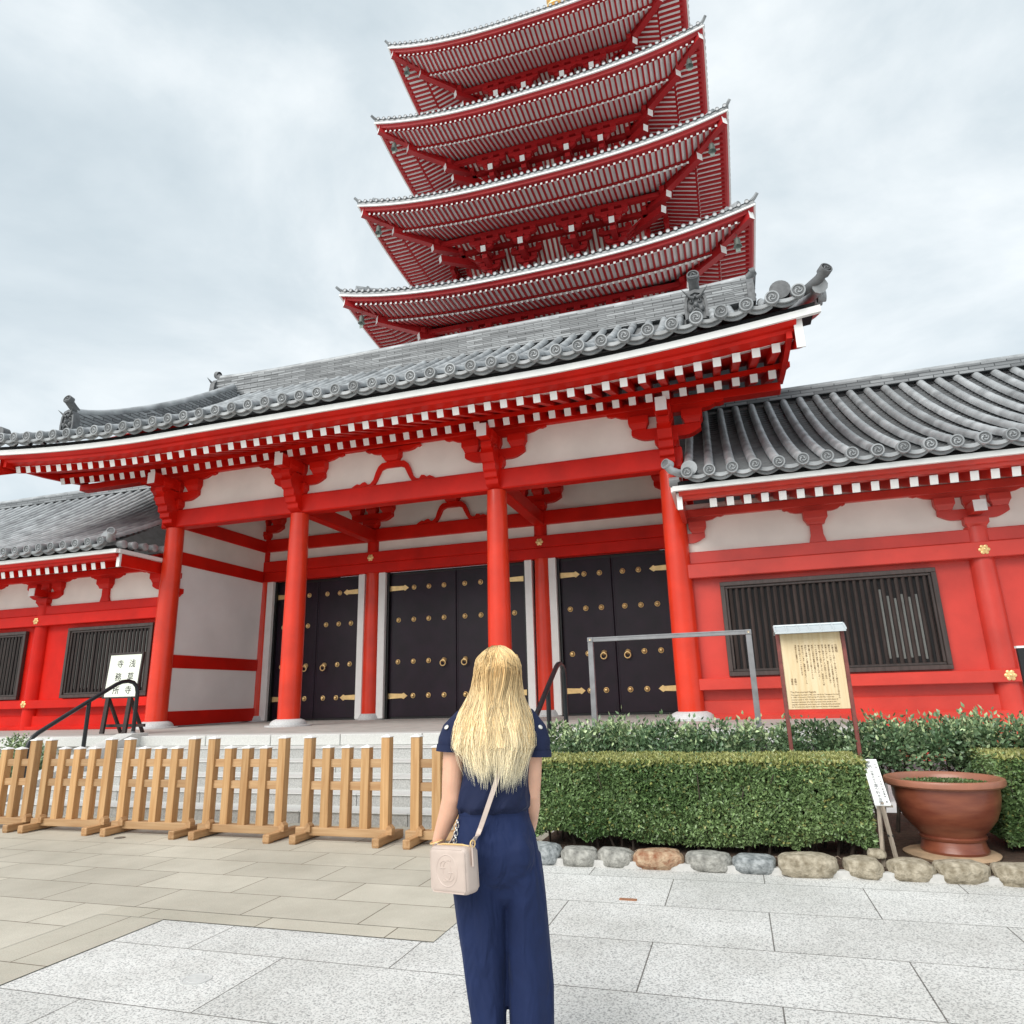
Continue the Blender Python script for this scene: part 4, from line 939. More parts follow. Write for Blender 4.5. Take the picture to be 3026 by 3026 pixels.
for i, t in enumerate(en):
    lettering("lettering", t, .0187, Matrix.Translation((-.265, -.0162, 1.424 - .0245 * i)) @ Matrix.Rotation(R(90), 4, 'X'), BRN, root, align='LEFT', ext=.0006)

# ------------------------------------------------------------------ white notice leaning by the bowl
root = thing("white_notice", "narrow white notice with vertical writing on a wooden stake beside the bowl", "sign", (1.07, 6.8, 0.06))
A_ = Vector((-.008, -.05, .475)); B_ = Vector((-.02, .24, .81)); ax = (B_ - A_).normalized(); xx = Vector((1, 0, 0)); nn = xx.cross(ax)
Mb = Matrix((xx, ax, nn)).transposed().to_4x4(); Mb.translation = A_
H_ = (B_ - A_).length
b = MB(); b.box(-.058, .058, 0, H_, -.006, .006, 0, Mb); b.build("sign_panel", WHITE, root)
GREYI = mat("grey_ink", (.09, .10, .11), .7)
for i, ch in enumerate("奉納"): lettering("lettering", ch, .036, Mb @ Matrix.Translation((-.012, H_ - .035 - .04 * i, .007)), GREYI, root, ext=.0005)
for i, ch in enumerate("台東区谷中"): lettering("lettering", ch, .026, Mb @ Matrix.Translation((-.008, H_ - .125 - .027 * i, .007)), GREYI, root, ext=.0005)
for i, ch in enumerate("園や鈴木造園"): lettering("lettering", ch, .036, Mb @ Matrix.Translation((-.008, H_ - .262 - .033 * i, .007)), GREYI, root, ext=.0005)
for i, ch in enumerate("平成二十一年七月吉日献呈蓮鉢一基"): lettering("lettering", ch, .020, Mb @ Matrix.Translation((.036, H_ - .06 - .0235 * i, .007)), GREYI, root, ext=.0005)
GW = mat("grey_stake_wood", (.30, .25, .20), .8, var=.25, nscale=12, stretch=(8, 8, 1))
b = MB(); b.bar((-.015, -.035, .50), (.045, -.01, -.02), .032, .022); b.build("stake", GW, root)
b = MB(); b.bar((-.01, .1, .60), (-.06, .02, -.02), .03, .02); b.build("rear_stake", GW, root)
b = MB(); b.box(-.02, .075, .0, .04, .455, .47); b.build("shelf_block", GW, root)
b = MB(); b.box(-.004, .038, -.055, -.01, .235, .25, 0, Matrix.Translation((0, .02, 0))); b.build("binding", INK, root)

# dark board cut off by the right edge of the picture
root = thing("dark_board", "dark board with a pale top edge at the right edge of the photo", "sign", (2.66, 7.0, 0))
b = MB(); b.box(-.335, .335, -.02, .02, 1.15, 1.775); b.build("board", BLACKP, root, bevel=.003)
b = MB(); b.box(-.34, .34, -.026, .026, 1.777, 1.795); b.build("top_edge", WHITE, root)
for x in (.05, .28):
    b = MB(); b.box(x - .02, x + .02, .022, .06, 0, 1.7); b.build("leg", BLACKP, root)

# ------------------------------------------------------------------ glazed bowl with water plants
BX, BY = 1.67, 7.36
o = MB(); o.lathe([(.36, 0), (.37, .02), (.34, .035), (.05, .035)], (0, 0, 0), 40)
o.v = [(x * (1 + .05 * math.sin(3 * math.atan2(y, x))), y, z) for x, y, z in o.v]
pl = o.build("base_slab", mat("tan_slab", (.42, .29, .18), .85, var=.25, nscale=9, bump=.3, bscale=30), None, smooth=True, loc=(BX - .03, BY - .03, .058)); tag(pl, "round tan stone slab under the big brown bowl", "slab")
bowl = thing("bowl_planter", "big glazed red brown bowl with thick rim holding water plants", "planter", (BX, BY, .093))
b = MB(); prof = [(.03, .0), (.255, .0), (.262, .02), (.25, .05), (.24, .10), (.258, .115), (.262, .128), (.25, .14), (.255, .155), (.30, .20), (.355, .27), (.395, .36), (.415, .45), (.42, .535)]
b.lathe(prof, n=56, caps=False); b.lathe([(.40, .535), (.40, .40), (.3, .3), (.01, .28)], n=56, caps=False); b.build("body", TERRA, bowl, smooth=True)
b = MB(); b.lathe([(.42, .535), (.452, .54), (.470, .555), (.474, .585), (.468, .602), (.452, .607), (.432, .60), (.42, .58), (.40, .55), (.40, .535)], n=64, caps=False); b.build("rim", mat("rim_glaze", (.33, .135, .085), .33, var=.12, nscale=6), bowl, smooth=True)
WAT = mat("dark_pond_water", (.02, .028, .015), .06, spec=.6)
b = MB(); b.lathe([(.001, .535), (.405, .535)], n=48, caps=False); b.build("water", WAT, bowl)

# ------------------------------------------------------------------ stones along the bed
ROCKS = {}
def rock_mat(key, c, c2):
    if key not in ROCKS: ROCKS[key] = mat("kerb_rock_" + key, c, .85, col2=c2, nscale=19, detail=10, bump=.9, bscale=38)
    return ROCKS[key]
def rock(x0, x1, yc, dep, h, mt, label, seed, z0=-.01):
    bm = bmesh.new(); bmesh.ops.create_icosphere(bm, subdivisions=4, radius=1.0)
    from mathutils import noise
    hx = (x1 - x0) / 2
    for v in bm.verts:
        p = v.co.copy(); q = Vector([math.copysign(abs(c) ** .50, c) for c in p]); q = q / max(q.length ** .35, 1)
        nz_ = noise.noise(p * 1.3 + Vector((seed * 7.1, seed, 0))) * .13 + noise.noise(p * 3.1 + Vector((seed * 3.1, 0, seed))) * .05 + noise.noise(p * 9 + Vector((0, seed, 0))) * .014
        q *= 1 + nz_
        v.co = Vector((q.x * hx * 1.03, q.y * dep / 2, q.z * h / 2 + h * .42))
    me = bpy.data.meshes.new("kerb_stone"); bm.to_mesh(me); bm.free(); me.polygons.foreach_set('use_smooth', [True] * len(me.polygons)); me.materials.append(mt)
    o = bpy.data.objects.new("kerb_stone", me); COL.objects.link(o); o.location = ((x0 + x1) / 2, yc, z0); o.rotation_euler = (0, 0, R(rnd.uniform(-4, 4)))
    return tag(o, label, "stone", "rounded stones edging the planting bed")
TAN = rock_mat("tan", (.20, .165, .11), (.50, .44, .34)); GRY = rock_mat("grey", (.17, .165, .15), (.46, .45, .41)); BLU = rock_mat("blue_grey", (.10, .115, .12), (.44, .46, .465)); ORA = rock_mat("rusty", (.24, .09, .04), (.56, .42, .28))
for i, (a, c, dep, h, mt, lab) in enumerate([
    (-2.06, -1.70, .26, .19, BLU, "grey streaked kerb stone right beside the woman's leg"),
    (-1.69, -1.355, .25, .165, GRY, "grey brown kerb stone, second to the right of the woman"),
    (-1.35, -1.04, .25, .165, GRY, "grey kerb stone just left of the rusty orange stone"),
    (-1.035, -.585, .27, .17, ORA, "rusty orange brown kerb stone in the row below the hedge"),
    (-.58, -.195, .26, .165, GRY, "pale grey kerb stone between the rusty stone and the blue grey one"),
    (-.19, .17, .25, .15, BLU, "low blue grey kerb stone with white veins"),
    (.175, .655, .29, .19, TAN, "largest tan kerb stone, left of the square one by the white notice"),
    (.695, .98, .26, .17, TAN, "squarish tan kerb stone below the small stone by the stake"),
    (1.02, 1.355, .26, .165, TAN, "tan kerb stone in front of the bowl's left side"),
    (1.365, 1.73, .28, .17, TAN, "broad tan kerb stone in front of the bowl's middle"),
    (1.755, 2.12, .27, .17, TAN, "tan kerb stone right of the bowl at the photo's right edge"),
    (2.15, 2.6, .27, .17, GRY, "kerb stone farthest right along the planting bed")]):
    rock(a, c, 6.73 + rnd.uniform(-.015, .015), dep, h, mt, lab, i + 1)
rock(.90, 1.04, 6.83, .12, .075, TAN, "small tan stone lying on the gap at the foot of the white stake", 31, z0=.12)
b = MB(); b.box(-2.05, 3.2, 6.64, 6.76, -.03, .05); o = b.build("kerb_mortar", MORTAR); o['kind'] = 'structure'

# ------------------------------------------------------------------ leaves
def leaf_mat(name, c1, c2, rough=.36, nscale=1.4, isl=.35):
    M_ = mat(name, c1, rough, col2=c2, nscale=nscale, detail=3, island=isl, spec=.55)
    b_ = M_.node_tree.nodes['Principled BSDF']
    b_.inputs['Transmission Weight'].default_value = 0.0
    b_.inputs['Subsurface Weight'].default_value = 0.0
    return M_
LEAF_BOX = leaf_mat("box_leaf", (.09, .165, .055), (.23, .33, .135))
LEAF_YOUNG = leaf_mat("young_box_leaf", (.27, .29, .09), (.36, .36, .13))
LEAF_SHRUB = leaf_mat("glossy_shrub_leaf", (.10, .175, .085), (.23, .33, .165), rough=.32)
LEAF_SHOOT = leaf_mat("pale_shoot_leaf", (.38, .48, .25), (.50, .60, .34), rough=.36)
LEAF_POND = leaf_mat("pond_leaf", (.06, .10, .03), (.13, .19, .06))
NR = np.random.default_rng(11)
def leaves(name, P, Nrm, ln, wd, mt, parent=None, spread=.9, mats_idx=None, droop=0.0):
    """one folded leaf per point, tilted at random about the given outward direction"""
    n = len(P); d = Nrm + NR.normal(0, spread, (n, 3)); d /= np.linalg.norm(d, axis=1)[:, None]
    r = NR.normal(0, 1, (n, 3)); s = np.cross(d, r); s /= np.linalg.norm(s, axis=1)[:, None]; u = np.cross(s, d)
    l = ln * NR.uniform(.65, 1.25, (n, 1)); w_ = wd * NR.uniform(.7, 1.25, (n, 1))
    base = P - d * l * .3; tip = P + d * l * .7 + u * l * .12 * -1; mid = P + d * l * .12 - u * w_ * .22
    a = mid + s * w_ * .5 + u * w_ * .3; c = mid - s * w_ * .5 + u * w_ * .3
    V = np.stack([base, a, tip, c, mid], 1).reshape(-1, 3)
    k = (np.arange(n) * 5)[:, None]
    F = np.concatenate([k + [0, 1, 4], k + [1, 2, 4], k + [2, 3, 4], k + [3, 0, 4]], 1).reshape(-1, 3)
    me = bpy.data.meshes.new(name); me.vertices.add(len(V)); me.vertices.foreach_set('co', V.ravel().astype(np.float32))
    me.loops.add(len(F) * 3); me.loops.foreach_set('vertex_index', F.ravel().astype(np.int32))
    me.polygons.add(len(F)); me.polygons.foreach_set('loop_start', (np.arange(len(F)) * 3).astype(np.int32)); me.polygons.foreach_set('loop_total', np.full(len(F), 3, np.int32))
    ms = mt if isinstance(mt, (list, tuple)) else [mt]
    for q in ms: me.materials.append(q)
    if mats_idx is not None: me.polygons.foreach_set('material_index', np.repeat(mats_idx, 4).astype(np.int32))
    me.update(calc_edges=True); me.validate()
    o = bpy.data.objects.new(name, me); COL.objects.link(o); o.parent = parent
    return o
def wav(a, b_, f=3.0, s_=0.0): return .5 * np.sin(a * f + s_) * np.cos(b_ * f * 1.3 + 1.7 * s_) + .3 * np.sin(a * f * 2.7 + 2.1 + s_) + .2 * np.sin(b_ * f * 3.9 + s_)
def clipped_hedge(label, x0, x1, y0, y1, z0, z1, dens=9500, sides=(1, 1, 1, 1), ragged=.10):
    cx, cy_ = (x0 + x1) / 2, (y0 + y1) / 2
    root = thing("clipped_hedge", label, "hedge", (cx, cy_, .06))
    P, Nn, idx = [], [], []
    def face(n, f, nrm, top=False):
        u, v = NR.uniform(0, 1, n), NR.uniform(0, 1, n); p = f(u, v); dep = NR.exponential(.018, n)
        nr = np.tile(np.array(nrm, float), (n, 1)); p = p - nr * dep[:, None] + nr * (wav(p[:, 0] + p[:, 1], p[:, 2] * 1.2, 4.0) * .012)[:, None]
        P.append(p); Nn.append(nr * .8)
        young = NR.uniform(0, 1, n) < ((.55 if top else 0) + np.clip((p[:, 2] - z1 + .10) / .1, 0, 1) * .35 + .04)
        idx.append(young.astype(int))
    W, D, H = x1 - x0, y1 - y0, z1 - z0
    def lowz(u): return z0 + ragged * (.5 + .5 * np.sin(u * W * 2.3 + 1.0)) * np.abs(np.sin(u * W * 5.1 + .4)) - .02
    if sides[0]: face(int(W * H * dens), lambda u, v: np.stack([x0 + u * W, np.full_like(u, y0) + .03 * np.clip((v - .92) / .08, 0, 1) + .05 * np.clip((.2 - v) / .2, 0, 1) ** 2, lowz(u) + v * (z1 - lowz(u))], 1), (0, -1, .15))
    if sides[1]: face(int(D * H * dens), lambda u, v: np.stack([np.full_like(u, x1), y0 + u * D, z0 + .03 + v * (H - .03)], 1), (1, 0, .15))
    if sides[2]: face(int(D * H * dens), lambda u, v: np.stack([np.full_like(u, x0), y0 + u * D, z0 + .03 + v * (H - .03)], 1), (-1, 0, .15))
    if sides[3]: face(int(W * D * dens * .85), lambda u, v: np.stack([x0 + u * W, y0 + v * D, np.full_like(u, z1)], 1), (0, 0, 1), True)
    P, Nn, idx = np.concatenate(P), np.concatenate(Nn), np.concatenate(idx)
    lo = np.array([cx, cy_, .06])
    leaves("foliage", P - lo, Nn, .046, .026, [LEAF_BOX, LEAF_YOUNG], root, .75, idx)
    # twiggy inside
    b = MB()
    for i in range(int(W * 26)):
        px, py = rnd.uniform(x0 + .05, x1 - .05), rnd.uniform(y0 + .1, y1 - .1)
        q = Vector((px, py, .05)); pts = [q]
        for s_ in range(4): q = q + Vector((rnd.uniform(-.08, .08), rnd.uniform(-.09, .06), (z1 - .12) / 4.2)); pts.append(q)
        b.tube([(p.x - cx, p.y - cy_, p.z - .06) for p in pts], [.012, .010, .008, .006, .004], 5)
    b.build("twigs", BARK, root)
    n = int(W * D * 9000 * H); Q = np.stack([NR.uniform(x0 + .03, x1 - .03, n), NR.uniform(y0 + .03, y1 - .03, n), NR.uniform(z0 + .1, z1 - .03, n)], 1)
    leaves("inner_foliage", Q - lo, np.zeros((n, 3)), .05, .035, LEAF_BOX, root, 1.0)
    return root
clipped_hedge("long clipped box hedge with yellowish top behind the row of stones", -2.03, 1.0, 6.95, 7.82, .15, .865)
clipped_hedge("short clipped hedge behind the right side of the big bowl", 2.13, 3.6, 7.45, 8.2, .12, .87, ragged=.04)

def shrub(label, cx, cy_, rx, ry, zt, zb, nleaf, shoots=.25, seed=0, stems=4):
    root = thing("evergreen_shrub", label, "shrub", (cx, cy_, .06), 0, "leafy evergreen shrubs behind the clipped hedge")
    nc = 40; P, Nn, idx = [], [], []
    for k in range(nc):
        a, rr = NR.uniform(0, 2 * np.pi), np.sqrt(NR.uniform(0, 1)); ox, oy = rx * rr * np.cos(a), ry * rr * np.sin(a)
        zz = zb + (zt - zb) * NR.uniform(.05, 1) * (1 - .35 * rr ** 2); m_ = nleaf // nc
        top = (zz - zb) / (zt - zb) > .72
        c = np.array([ox, oy, zz]); rad = .085 if not top else .07
        p = c + NR.normal(0, 1, (m_, 3)) * rad * np.array([1, 1, .9]); P.append(p); v = p - c; v /= np.linalg.norm(v, axis=1)[:, None]; v[:, 2] += .5; Nn.append(v)
        idx.append((NR.uniform(0, 1, m_) < (shoots * (1.6 if top else .35))).astype(int))
    # upright shoots
    for k in range(8):
        a, rr = NR.uniform(0, 2 * np.pi), np.sqrt(NR.uniform(0, 1)) * .95; x_, y_ = rx * rr * np.cos(a), ry * rr * np.sin(a); h = NR.uniform(.05, .13)
        m_ = 14; t = NR.uniform(0, 1, m_); z_ = zt - .12 * rr ** 2 - .07 + t * h; p = np.stack([x_ + t * .02, y_ + 0 * t, z_], 1) + NR.normal(0, .006, (m_, 3)); an = NR.uniform(0, 2 * np.pi, m_)
        P.append(p); Nn.append(np.stack([np.cos(an), np.sin(an), np.full(m_, .9)], 1)); idx.append(np.ones(m_, int))
    P, Nn, idx = np.concatenate(P), np.concatenate(Nn), np.concatenate(idx); P[:, 2] -= .09
    leaves("foliage", P, Nn, .058, .034, [LEAF_SHRUB, LEAF_SHOOT], root, .45, idx)
    b = MB()
    for i in range(stems):
        q = Vector((rnd.uniform(-.08, .08), rnd.uniform(-.05, .05), -.03)); pts = [q]; dx, dy = rnd.uniform(-.1, .1), rnd.uniform(-.08, .08)
        for s_ in range(5): q = q + Vector((dx * .5 + rnd.uniform(-.03, .03), dy * .5 + rnd.uniform(-.03, .03), (zb + .25 * (zt - zb)) / 4.6)); pts.append(q)
        b.tube(pts, [.016, .015, .013, .011, .009, .006], 6)
        for s_ in range(3): b.tube([pts[3 + s_ % 2], pts[3 + s_ % 2] + Vector((rnd.uniform(-.2, .2) * rx * 3, rnd.uniform(-.1, .1), rnd.uniform(.08, .25)))], [.008, .003], 5)
    b.build("stems", BARK, root)
SH = [("leafy shrub at the left end of the row, beside the black handrail", -2.0, 8.35, .42, .32, 1.15, .55, 3600, .3), ("leafy shrub around the left post of the grey metal frame", -1.45, 8.6, .42, .3, 1.17, .55, 3600, .35),
      ("dense shrub behind the middle of the hedge, before the right door", -.85, 8.5, .45, .32, 1.15, .55, 3900, .12), ("darker shrub below the gate's right front column", -.30, 8.5, .42, .3, 1.14, .55, 3700, .10),
      ("sparse light shrub just left of the grey frame's right post", .05, 8.45, .22, .25, 1.13, .60, 1200, .45), ("dark shrub between the two posts of the notice board", .72, 8.75, .44, .3, 1.15, .5, 3900, .12),
      ("leafy shrub just right of the notice board's right post", 1.35, 8.4, .34, .3, 1.17, .66, 3000, .3), ("open shrub with bare dark stems above the bowl", 1.95, 8.4, .40, .32, 1.15, .78, 3200, .4),
      ("pale leafy shrub above the right rim of the bowl", 2.5, 8.4, .42, .34, 1.19, .62, 3900, .5), ("leafy shrub farthest right in the row", 3.15, 8.45, .45, .34, 1.2, .6, 3600, .4)]
for i, a in enumerate(SH): shrub(*a, seed=i)
# small shrubs beyond the left curb of the steps
shrub("small green shrub at the photo's left edge beyond the steps", -11.95, 9.5, .55, .4, 1.04, .25, 3600, .3)
shrub("small dark shrub under the lower end of the left handrail", -11.45, 8.9, .3, .35, .86, .15, 2600, .12)
# plants floating in the bowl
n = 1500; a_ = NR.uniform(0, 2 * np.pi, n); r_ = np.sqrt(NR.uniform(0, 1, n)) * .375
P = np.stack([r_ * np.cos(a_), r_ * np.sin(a_), .545 + NR.uniform(0, .035, n) * (1 - r_ / .5)], 1)
o = leaves("water_plants", P, np.tile(np.array([0, 0, 1.0]), (n, 1)), .026, .022, LEAF_POND, None, 1.2); o.location = (BX, BY, .093); o['kind'] = 'stuff'
# fallen twigs on the soil
b = MB()
for i in range(60):
    x, y = rnd.uniform(-1.9, 2.6), rnd.uniform(6.86, 7.0); a = rnd.uniform(0, 6.28); l = rnd.uniform(.03, .09)
    b.tube([(x, y, .065), (x + l * .5 * math.cos(a), y + l * .3 * math.sin(a), .075 + rnd.uniform(0, .02)), (x + l * math.cos(a + .5), y + l * .5 * math.sin(a), .066)], [.003, .003, .002], 4)
o = b.build("fallen_twigs", mat("pale_twig", (.32, .25, .19), .9)); o['kind'] = 'stuff'

# ------------------------------------------------------------------ the woman
PLOC = (-1.016, 3.034, 0.0); PROT = R(18.516)
woman = thing("person", "woman with long blond hair in navy jumpsuit looking up, seen from behind", "person", PLOC, PROT)
SKIN = mat("fair_skin", (.70, .40, .275), .45, var=.07, nscale=14, bump=.04, bscale=120)
SKIN.node_tree.nodes['Principled BSDF'].inputs['Subsurface Weight'].default_value = .12
SKIN.node_tree.nodes['Principled BSDF'].inputs['Subsurface Radius'].default_value = (.02, .008, .004)
def cloth_mat(name, c, bump):
    M_ = mat(name, c, .78, var=.10, nscale=7, spec=.25); t = M_.node_tree; b_ = t.nodes['Principled BSDF']
    b_.inputs['Sheen Weight'].default_value = .06; b_.inputs['Sheen Roughness'].default_value = .5; b_.inputs['Sheen Tint'].default_value = (.5, .6, 1, 1)
    tcn = t.nodes.new('ShaderNodeTexCoord'); mp_ = t.nodes.new('ShaderNodeMapping'); mp_.inputs['Scale'].default_value = (9, 9, 3.2)
    n_ = t.nodes.new('ShaderNodeTexNoise'); n_.inputs['Scale'].default_value = 1; n_.inputs['Detail'].default_value = 2.5; n_.inputs['Distortion'].default_value = .8
    w_ = t.nodes.new('ShaderNodeTexNoise'); w_.inputs['Scale'].default_value = 420
    bp = t.nodes.new('ShaderNodeBump'); bp.inputs['Strength'].default_value = bump; bp.inputs['Distance'].default_value = .05
    b2 = t.nodes.new('ShaderNodeBump'); b2.inputs['Strength'].default_value = .15; b2.inputs['Distance'].default_value = .002
    t.links.new(tcn.outputs['Object'], mp_.inputs[0]); t.links.new(mp_.outputs[0], n_.inputs['Vector']); t.links.new(tcn.outputs['Object'], w_.inputs['Vector'])
    t.links.new(n_.outputs[0], bp.inputs['Height']); t.links.new(w_.outputs[0], b2.inputs['Height']); t.links.new(bp.outputs[0], b2.inputs['Normal']); t.links.new(b2.outputs[0], b_.inputs['Normal'])
    return M_
NAVY = cloth_mat("navy_blouse_cloth", (.011, .017, .052), 1.0)
NAVYT = cloth_mat("navy_trouser_cloth", (.010, .020, .070), 1.0)
def ell(cx, cy_, z, rx, ry, n=28, folds=0.0, nf=7, ph=0.0, sq=2.3, tilt=0.0):
    ring = []
    for i in range(n):
        a = 2 * math.pi * i / n; c, s_ = math.cos(a), math.sin(a); k = (abs(c) ** sq + abs(s_) ** sq) ** (-1 / sq) * (1 + folds * math.sin(nf * a + ph))
        ring.append((cx + rx * k * c, cy_ + ry * k * s_, z + tilt * ry * k * s_))
    return ring
def union(mb, name, mt, parent, voxel, smooth=6, factor=.5):
    o = mb.build(name + "_raw", mt, None)
    r = o.modifiers.new("r", 'REMESH'); r.mode = 'VOXEL'; r.voxel_size = voxel; r.use_smooth_shade = True
    s_ = o.modifiers.new("s", 'SMOOTH'); s_.iterations = smooth; s_.factor = factor
    bpy.context.view_layer.update()
    me = bpy.data.meshes.new_from_object(o.evaluated_get(bpy.context.evaluated_depsgraph_get())); me.name = name
    bpy.data.objects.remove(o); me.polygons.foreach_set('use_smooth', [True] * len(me.polygons)); me.materials.clear(); me.materials.append(mt)
    q = bpy.data.objects.new(name, me); COL.objects.link(q); q.parent = parent
    return q
# body: head, neck, torso, arms with hands, legs and feet as one surface
b = MB()
HM = Matrix.Translation((-.012, -.03, 1.600)) @ Matrix.Rotation(R(24), 4, 'X')
def hell(c, r, n=20, m_=12):
    rings = []
    for j in range(1, m_):
        p = math.pi * j / m_; rings.append([HM @ Vector((c[0] + r[0] * math.sin(p) * math.cos(2 * math.pi * i / n), c[1] + r[1] * math.sin(p) * math.sin(2 * math.pi * i / n), c[2] - r[2] * math.cos(p))) for i in range(n)])
    b.loft(rings)
hell((0, .0, .015), (.074, .092, .095)); hell((0, .028, -.045), (.056, .062, .066)); hell((0, .058, -.085), (.026, .024, .02))
hell((0, .098, -.018), (.011, .016, .015)); hell((0, .09, .008), (.008, .010, .026)); hell((0, .085, -.055), (.022, .011, .010)); hell((-.03, .076, .022), (.022, .012, .008)); hell((.03, .076, .022), (.022, .012, .008))
for sx in (-1, 1): hell((sx * .076, -.005, -.01), (.010, .018, .03))
b.tube([(-.03, -.015, 1.40), (-.024, -.03, 1.46), (-.016, -.035, 1.53), (-.014, -.025, 1.57)], [.075, .056, .052, .055], 18)
b.loft([ell(-.043, 0, .74, .15, .10), ell(-.043, 0, .90, .155, .11), ell(-.043, .01, 1.03, .125, .085), ell(-.035, 0, 1.15, .13, .09), ell(-.03, -.01, 1.28, .145, .095), ell(-.03, -.02, 1.37, .165, .08), ell(-.03, -.02, 1.42, .10, .06)])
LA = [(-.165, -.015, 1.385), (-.20, -.012, 1.335), (-.212, -.014, 1.24), (-.219, -.018, 1.15), (-.222, -.018, 1.075), (-.236, -.006, 1.02), (-.262, .008, .955), (-.286, .016, .895)]
b.tube(LA, [.055, .056, .050, .046, .0445, .043, .035, .026], 18)
RA = [(.105, -.015, 1.385), (.128, -.012, 1.335), (.128, -.012, 1.24), (.125, -.012, 1.15), (.120, -.006, 1.085), (.122, .03, 1.03), (.118, .08, .96), (.110, .115, .90)]
b.tube(RA, [.055, .054, .048, .044, .042, .040, .033, .025], 18)
def hand(wr, dn, out_, palm_n, side):
    """wrist point, direction of the fingers, knuckle line direction (towards the little finger), palm normal"""
    wr, dn, out_, pn = Vector(wr), Vector(dn).normalized(), Vector(out_).normalized(), Vector(palm_n).normalized()
    rings = []
    for t, w_, th in ((-.01, .024, .020), (.02, .031, .018), (.05, .038, .017), (.08, .040, .014), (.092, .036, .011)):
        rings.append([wr + dn * t + out_ * (w_ * math.cos(a)) + pn * (th * math.sin(a)) for a in [2 * math.pi * i / 14 for i in range(14)]])
    b.loft(rings)
    for k, (o_, l) in enumerate(((-.029, .070), (-.010, .079), (.010, .074), (.028, .058))):
        p = wr + dn * .08 + out_ * o_; q1 = p + dn * l * .45 + pn * .006; q2 = q1 + (dn * .92 + pn * .35).normalized() * l * .32; q3 = q2 + (dn * .8 + pn * .6).normalized() * l * .26
        b.tube([p - dn * .02, p, q1, q2, q3], [.0085, .0092, .0085, .0078, .0062], 10)
    p = wr + dn * .022 - out_ * .024; q1 = p + (dn * .75 - out_ * .6 + pn * .25).normalized() * .036; q2 = q1 + (dn * .9 - out_ * .2 + pn * .3).normalized() * .03; q3 = q2 + (dn + pn * .4).normalized() * .022
    b.tube([p - dn * .01 + out_ * .01, p, q1, q2, q3], [.012, .0125, .0105, .0095, .0072], 10)
hand((-.288, .014, .885), (.06, -.14, -1), (.25, -1, 0), (1, .25, 0), -1)
hand((.108, .122, .885), (-.08, .25, -1), (-.2, -1, -.2), (-1, .2, 0), 1)
for X in (-.105, .06):
    b.tube([(X, 0, .80), (X + .01, .005, .48), (X + .012, .02, .30), (X + .012, .0, .09), (X + .012, 0, .07)], [.085, .055, .05, .034, .035], 16)
    b.loft([[(X + .012 + .036 * w_ * math.cos(a), y, .045 + h_ * math.sin(a)) for a in [2 * math.pi * i / 14 for i in range(14)]] for y, w_, h_ in ((-.045, .7, .035), (-.02, .85, .045), (.04, 1.0, .045), (.11, 1.15, .028), (.165, .9, .016))])
union(b, "body", SKIN, woman, .0048, 4)
for sx in (-1, 1):
    eb = MB(); eb.lathe([(.001, -.011), (.007, -.009), (.011, 0), (.007, .009), (.001, .011)], (0, 0, 0), 12); eb.v = [tuple(HM @ Vector((p + sx * .03, q + .078, t + .006))) for p, q, t in eb.v]; eb.build("eye", WHITE, woman, smooth=True)
    eb = MB(); eb.lathe([(.001, 0), (.005, .0), (.005, .002), (.001, .003)], (0, 0, 0), 12, axis='y'); eb.v = [tuple(HM @ Vector((p + sx * .03, q + .0885, t + .006))) for p, q, t in eb.v]; eb.build("iris", mat("blue_iris", (.05, .09, .14), .3), woman)
    eb = MB(); eb.tube([HM @ Vector((sx * .012, .094, .032)), HM @ Vector((sx * .03, .092, .038)), HM @ Vector((sx * .05, .078, .032))], [.003, .0035, .002], 6); eb.build("eyebrow", BARK, woman)
eb = MB(); eb.tube([HM @ Vector((-.022, .091, -.054)), HM @ Vector((-.008, .099, -.050)), HM @ Vector((.008, .099, -.050)), HM @ Vector((.022, .091, -.054))], [.003, .006, .006, .003], 8); eb.tube([HM @ Vector((-.018, .092, -.060)), HM @ Vector((0, .098, -.064)), HM @ Vector((.018, .092, -.060))], [.003, .006, .003], 8); eb.build("lips", mat("lip", (.45, .13, .11), .4), woman)
# blouse
b = MB()
b.loft([ell(-.043, .0, 1.005, .128, .088), ell(-.043, -.002, 1.022, .150, .112, folds=.05, nf=11), ell(-.040, -.006, 1.045, .163, .128, folds=.06, nf=9, ph=1), ell(-.036, -.010, 1.09, .157, .124, folds=.05, nf=7, ph=2), ell(-.030, -.012, 1.16, .150, .118, folds=.02, nf=5),
        ell(-.024, -.012, 1.24, .154, .115, folds=.012), ell(-.024, -.014, 1.31, .168, .112), ell(-.028, -.018, 1.365, .182, .100), ell(-.03, -.022, 1.405, .165, .085), ell(-.03, -.024, 1.435, .115, .070), ell(-.028, -.026, 1.455, .072, .062)])
b.tube([(-.12, -.016, 1.385), (-.165, -.015, 1.385), (-.201, -.014, 1.345), (-.214, -.014, 1.310), (-.216, -.014, 1.278)], [.060, .066, .069, .070, .069], 20)
b.tube([(.06, -.016, 1.385), (.105, -.015, 1.385), (.134, -.014, 1.340), (.145, -.014, 1.300), (.143, -.014, 1.248)], [.060, .066, .069, .070, .068], 20)
union(b, "blouse", NAVY, woman, .0062, 5)
for pts, nm in (([(-.2145, -.014, 1.298), (-.216, -.014, 1.270)], "sleeve_cuff"), ([(.1440, -.014, 1.268), (.1425, -.014, 1.240)], "sleeve_cuff")):
    c = MB(); c.tube(pts, [.0730, .0755], 24, caps=False); c.tube(pts, [.067, .067], 24, caps=False); c.build(nm, NAVY, woman, smooth=True)
